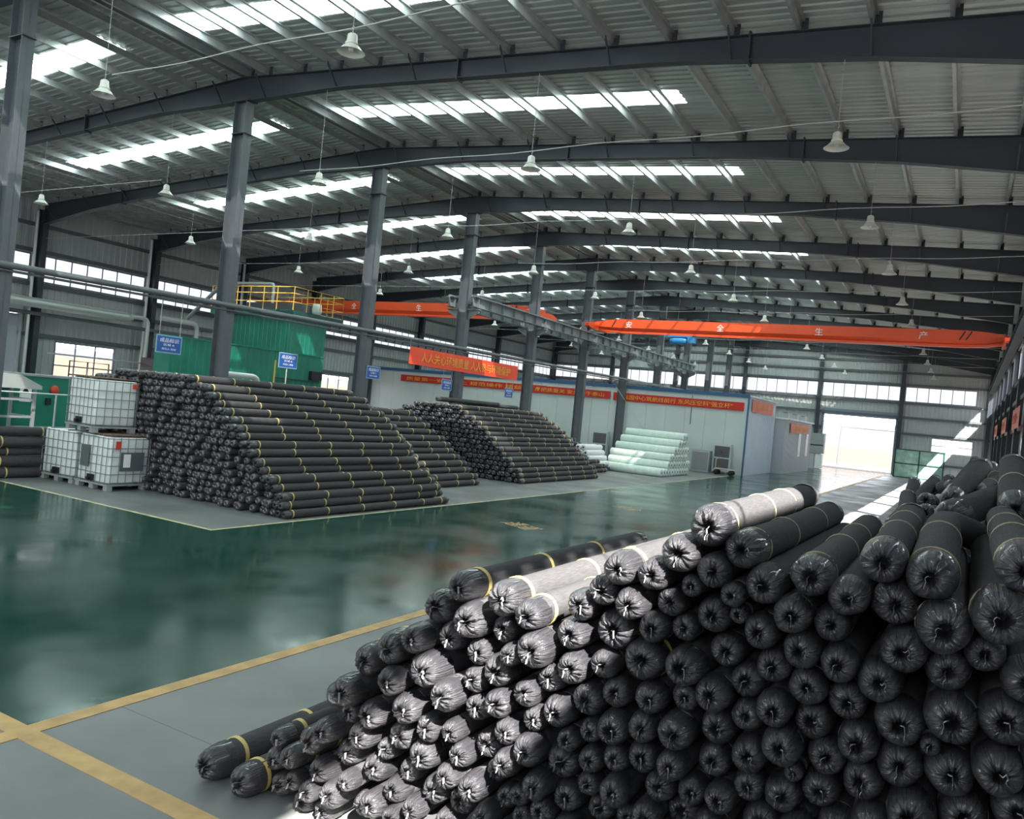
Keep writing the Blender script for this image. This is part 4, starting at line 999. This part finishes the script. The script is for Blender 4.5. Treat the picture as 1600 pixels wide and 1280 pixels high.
b = MB(); b.box(-1.9, 2.0, -.5, .6, 0, .5); b.obj('housing', 'girt', r); b = MB(); b.lathe([(.0, -.3), (.22, -.28), (.25, 0), (.2, .28), (0, .3)], (2.2, .3, .3), 14); b.obj('pale_motor', 'panel', r)
pipe([(-33.0, 28.2, 7.45), (-29.8, 28.2, 7.45), (-29.8, 28.2, 6.5)], .07, 'pipe', 'vent_pipe', 'pale vent pipe bending down onto the booth platform')
g = empty('green_oven', 'lower green machine housing in front of the tall booth', 'machine', (0, 0, 0))
b = MB(); pts = ribs(20.6, 29.1, .35, .015)
for (a, da), (c, dc) in zip(pts, pts[1:]): b.add([(-27.0+da, a, 0), (-27.0+dc, c, 0), (-27.0+dc, c, 4.05), (-27.0+da, a, 4.05)], [(0, 1, 2, 3)])
b.box(-27.95, -27.01, 20.6, 29.1, 0, 4.05); b.obj('housing', 'green', g)
b = MB(); b.box(-28, -26.95, 20.55, 29.15, 4.05, 4.10); b.obj('top_edge', 'green', g)
b = MB(); b.box(-26.99, -26.8, 28.2, 28.9, 2.95, 3.35); b.obj('control_box', 'black', g)
b = MB(); b.box(-27.0, -26.9, 26.0, 28.9, 2.85, 2.90); b.obj('cable_tray', 'dkgreen', g)
b = MB(); b.box(-26.98, -26.88, 27.0, 27.6, 1.35, 2.25); x = b.obj('red_hatch', 'rust', g); b = MB(); b.box(-26.88, -26.86, 27.15, 27.42, 1.6, 2.0); b.obj('warning_plate', 'redlabel', x)
b = MB(); b.box(-26.98, -26.86, 26.95, 27.8, 2.27, 2.52); b.obj('pale_plate', 'greymetal', g)
pipe([(-25.8, 24.9, .0), (-25.8, 24.9, 3.6)], .035, 'yrail', 'yellow_post', 'thin yellow upright post in front of the green machine housing', 'post')
g = empty('green_cabinet', 'low green machine cabinet with a white notice, beyond the thick rolls', 'machine', (0, 0, 0))
b = MB(); b.box(-26.2, -25.0, 13.4, 20.4, .55, 2.1); b.box(-26.2, -25.1, 13.4, 20.4, 0, .45); b.obj('cabinet_body', 'green', g)
b = MB(); b.box(-26.3, -24.7, 13.75, 20.4, .45, .56); b.obj('ledge', 'greymetal', g)
b = MB(); b.box(-26.25, -24.95, 13.35, 20.45, 2.1, 2.16); b.obj('top_plate', 'greymetal', g)
b = MB(); b.box(-24.995, -24.98, 13.95, 14.3, 1.30, 1.92); n_ = b.obj('notice_plate', 'white', g)
b = MB(); b.prism([(-.12, -.1), (.12, -.1), (0, .12)], (-24.98, 14.12, 1.66), (1, 0, 0), (0, 1, 0), (0, 0, 1), .004); b.obj('warning_triangle', 'black', n_)
b = MB(); b.lathe([(.0, 0), (.14, 0), (.14, .05), (.10, .08), (0, .08)], (-25.0, 15.0, 1.72), 18, 'x'); b.obj('red_alarm_disc', 'redlabel', g)
b = MB(); b.box(-25, -24.93, 14.75, 14.9, 1.25, 1.45); b.obj('switch_box', 'black', g)
r = empty('steel_stand', 'pale steel frame with a hooded top at the picture edge', 'machine stand', (0, 0, 0))
b = MB()
for x in (-24.8, -23.6):
    for y in (12.3, 13.6): b.box(x-.04, x+.04, y-.04, y+.04, 0, 1.75)
for zz in (.9, 1.4): b.box(-24.8, -23.6, 12.28, 12.34, zz, zz+.06); b.box(-24.8, -23.6, 13.57, 13.63, zz, zz+.06); b.box(-23.63, -23.57, 12.3, 13.6, zz, zz+.06)
b.obj('frame', 'greymetal', r)
b = MB(); b.prism([(12.2, 1.75), (13.75, 1.75), (13.75, 1.85), (13.1, 2.15), (12.2, 2.15)], (-24.9, 0, 0), (1, 0, 0), (0, 1, 0), (0, 0, 1), 1.4); b.obj('hood', 'pipe', r)
r = empty('steel_rail', 'pale handrail on posts in front of the low green cabinet', 'railing', (0, 0, 0))
b = MB(); b.tube([(-23.2, 10.5, 1.65), (-23.2, 16.5, 1.65)], .025, 6)
for y in (10.6, 14.0, 16.4): b.tube([(-23.2, y, 0), (-23.2, y, 1.65)], .03, 6)
b.obj('handrail', 'pipe', r)
r = empty('control_stand', 'dark machine head standing between the first and second low windows', 'machine', (LX+1.6, 27.1, 0))
b = MB(); b.box(-.4, .4, -.4, .4, 0, 1.9); b.obj('column', 'girt', r); b = MB(); b.box(-.5, .5, -.55, .5, 1.9, 3.3); b.obj('motor_block', 'black', r)
b = MB(); b.lathe([(0, 0), (.2, 0), (.2, .5), (0, .5)], (.1, -.1, 3.3), 14); b.obj('motor', 'girt', r)
pipe([(LX+.9, 21.8, 3.0), (LX+.9, 27, 3.0)], .04, 'pipe', 'wall_rail', 'thin pale pipe across the first low window')
r = empty('window_rack', 'tubular steel rack in front of the first low window', 'rack', (LX+1.0, 24, 0))
b = MB(); b.tube([(0, -1.1, 0), (0, -1.1, 2.75), (0, .9, 2.75), (0, .9, 0)], .04, 6); b.tube([(0, -.2, 0), (0, -.2, 2.75)], .04, 6); b.tube([(0, -1.1, 2.1), (0, .9, 2.1)], .04, 6); b.obj('tube_frame', 'darkpipe', r)

# ------------------------------------------------------------------ air-conditioner outdoor units on the white building
def ac(x, y, label):
    r = empty('ac_unit', label, 'air conditioner unit', (x, y, .12), group='double-fan outdoor units')
    b = MB(); b.box(-.48, .48, -.18, .18, 0, 1.55); b.obj('casing', 'panel', r)
    for zz in (.42, 1.12):
        b = MB(); b.box(-.42, .42, -.195, -.18, zz-.31, zz+.31); f = b.obj('fan_grille', 'girt', r)
        b = MB(); b.lathe([(.0, -.02), (.06, -.02), (.06, -.0)], (0, -.2, zz), 12, 'y')
        for k in range(3):
            a = k*2.09; b.bar((0, -.205, zz), (.24*math.cos(a), -.205, zz+.24*math.sin(a)), .09, .01, up=(0, 1, 0))
        b.obj('fan_blades', 'rust', f)
    b = MB(); b.box(-.45, -.35, -.2, .2, -.12, 0); b.box(.35, .45, -.2, .2, -.12, 0); b.obj('feet_rail', 'girt', r)
ac(-11.75, HY-.42, 'white double-fan unit beside the blue corner of the white building')
ac(-19.2, HY-.42, 'white double-fan unit behind the small white rolls')
r = empty('grey_bin', 'low grey metal cupboard beside the stacked green-white rolls', 'cupboard', (-12.9, HY-.5, 0)); b = MB(); b.box(-.5, .5, -.3, .3, 0, 1.2); b.obj('casing', 'shutter', r); b = MB(); b.box(-.45, .45, -.32, -.3, .1, 1.1); b.obj('door', 'greymetal', r)
r = empty('low_trolley', 'low pale steel trolley in front of the double-fan unit', 'trolley', (-11.3, HY-1.5, 0))
b = MB(); b.box(-.5, .5, -.3, .3, .3, .36); b.obj('deck', 'pipe', r); b = MB(); b.tube([(-.5, 0, .36), (-.5, 0, .85), (-.5, .25, .85)], .02, 6); b.obj('handle', 'pipe', r)
for q in (-.4, .4):
    for p in (-.22, .22): b = MB(); b.lathe([(.01, -.03), (.14, -.03), (.14, .03), (.01, .03)], (q, p, .15), 12, 'y'); b.obj('wheel', 'black', r)
# by the loading door
r = empty('door_cabinet', 'tall grey-green switch cabinet standing beside the loading door', 'cabinet', (-10.7, 70, 0))
b = MB(); b.box(-.75, .75, -.4, .4, 1.25, 2.9); b.obj('cabinet_body', 'greymetal', r); b = MB(); b.box(-.75, .1, -.4, .4, 0, 1.2); b.obj('base', 'shutter', r)
b = MB(); b.box(.2, .7, -.35, .3, .05, 1.2); b.obj('white_panel', 'white', r); b = MB(); b.box(-.7, .7, -.42, -.4, 1.9, 1.98); b.obj('seam_bar', 'black', r)
r = empty('green_crate', 'pale green mesh-fronted cabinet against the gable wall beside the loading door', 'cabinet', (-2.9, 72.5, 0))
b = MB(); b.box(-1.9, 1.6, -.5, .5, 0, 2.3); b.obj('cabinet_body', 'cratefill', r)
b = MB()
for x in (-1.9, -.15, 1.6): b.box(x-.05, x+.05, -.54, -.5, 0, 2.3)
for zz in (0, 1.1, 2.22): b.box(-1.9, 1.6, -.54, -.5, zz, zz+.08)
b.obj('front_frame', 'dkgreen', r)
# string wires holding the first columns etc.
pipe([(MX+2.0, 39.6, 4.2), (MX+4.0, 41.0, 1.2)], .012, 'wire', 'stay_wire', 'thin slanting wire in front of the white building', 'wire', 5)

# ------------------------------------------------------------------ outside
b = MB(); b.box(-140, 100, YF+.4, 170, -.25, -.05); b.box(-140, LX-.4, -60, YF+.4, -.25, -.05); b.box(RX+.4, 100, -60, YF+.4, -.25, -.05)
tag(b.obj('ground_outside', 'ground'), 'bare pale earth yard outside the hall', 'ground', kind='structure')
def outer(nm, x0, x1, y0, y1, h, label, q=.38):
    r = empty(nm, label, 'wall', kind='structure')
    b = MB(); b.box(x0, x1, y0, y1, -.1, h*q); b.obj('plinth', 'outwallp', r); b = MB(); b.box(x0, x1, y0, y1, h*q, h); b.obj('upper_face', 'outwall', r)
outer('wall_outside', -60, 40, 97, 97.3, 4.6, 'pale yard wall seen through the loading door')
outer('wall_outside', -50.3, -50, -30, 97, 3.6, 'peach yard wall seen through the low windows', .85)
r = empty('yard_gate', 'thin dark goal-shaped frame standing in the yard beyond the loading door', 'gate frame', (-8, 88, 0))
b = MB(); b.tube([(-3.1, 0, 0), (-3.1, 0, 3.9), (2.6, 0, 3.9), (2.6, 0, 0)], .11, 6); b.obj('frame', 'darkpipe', r)
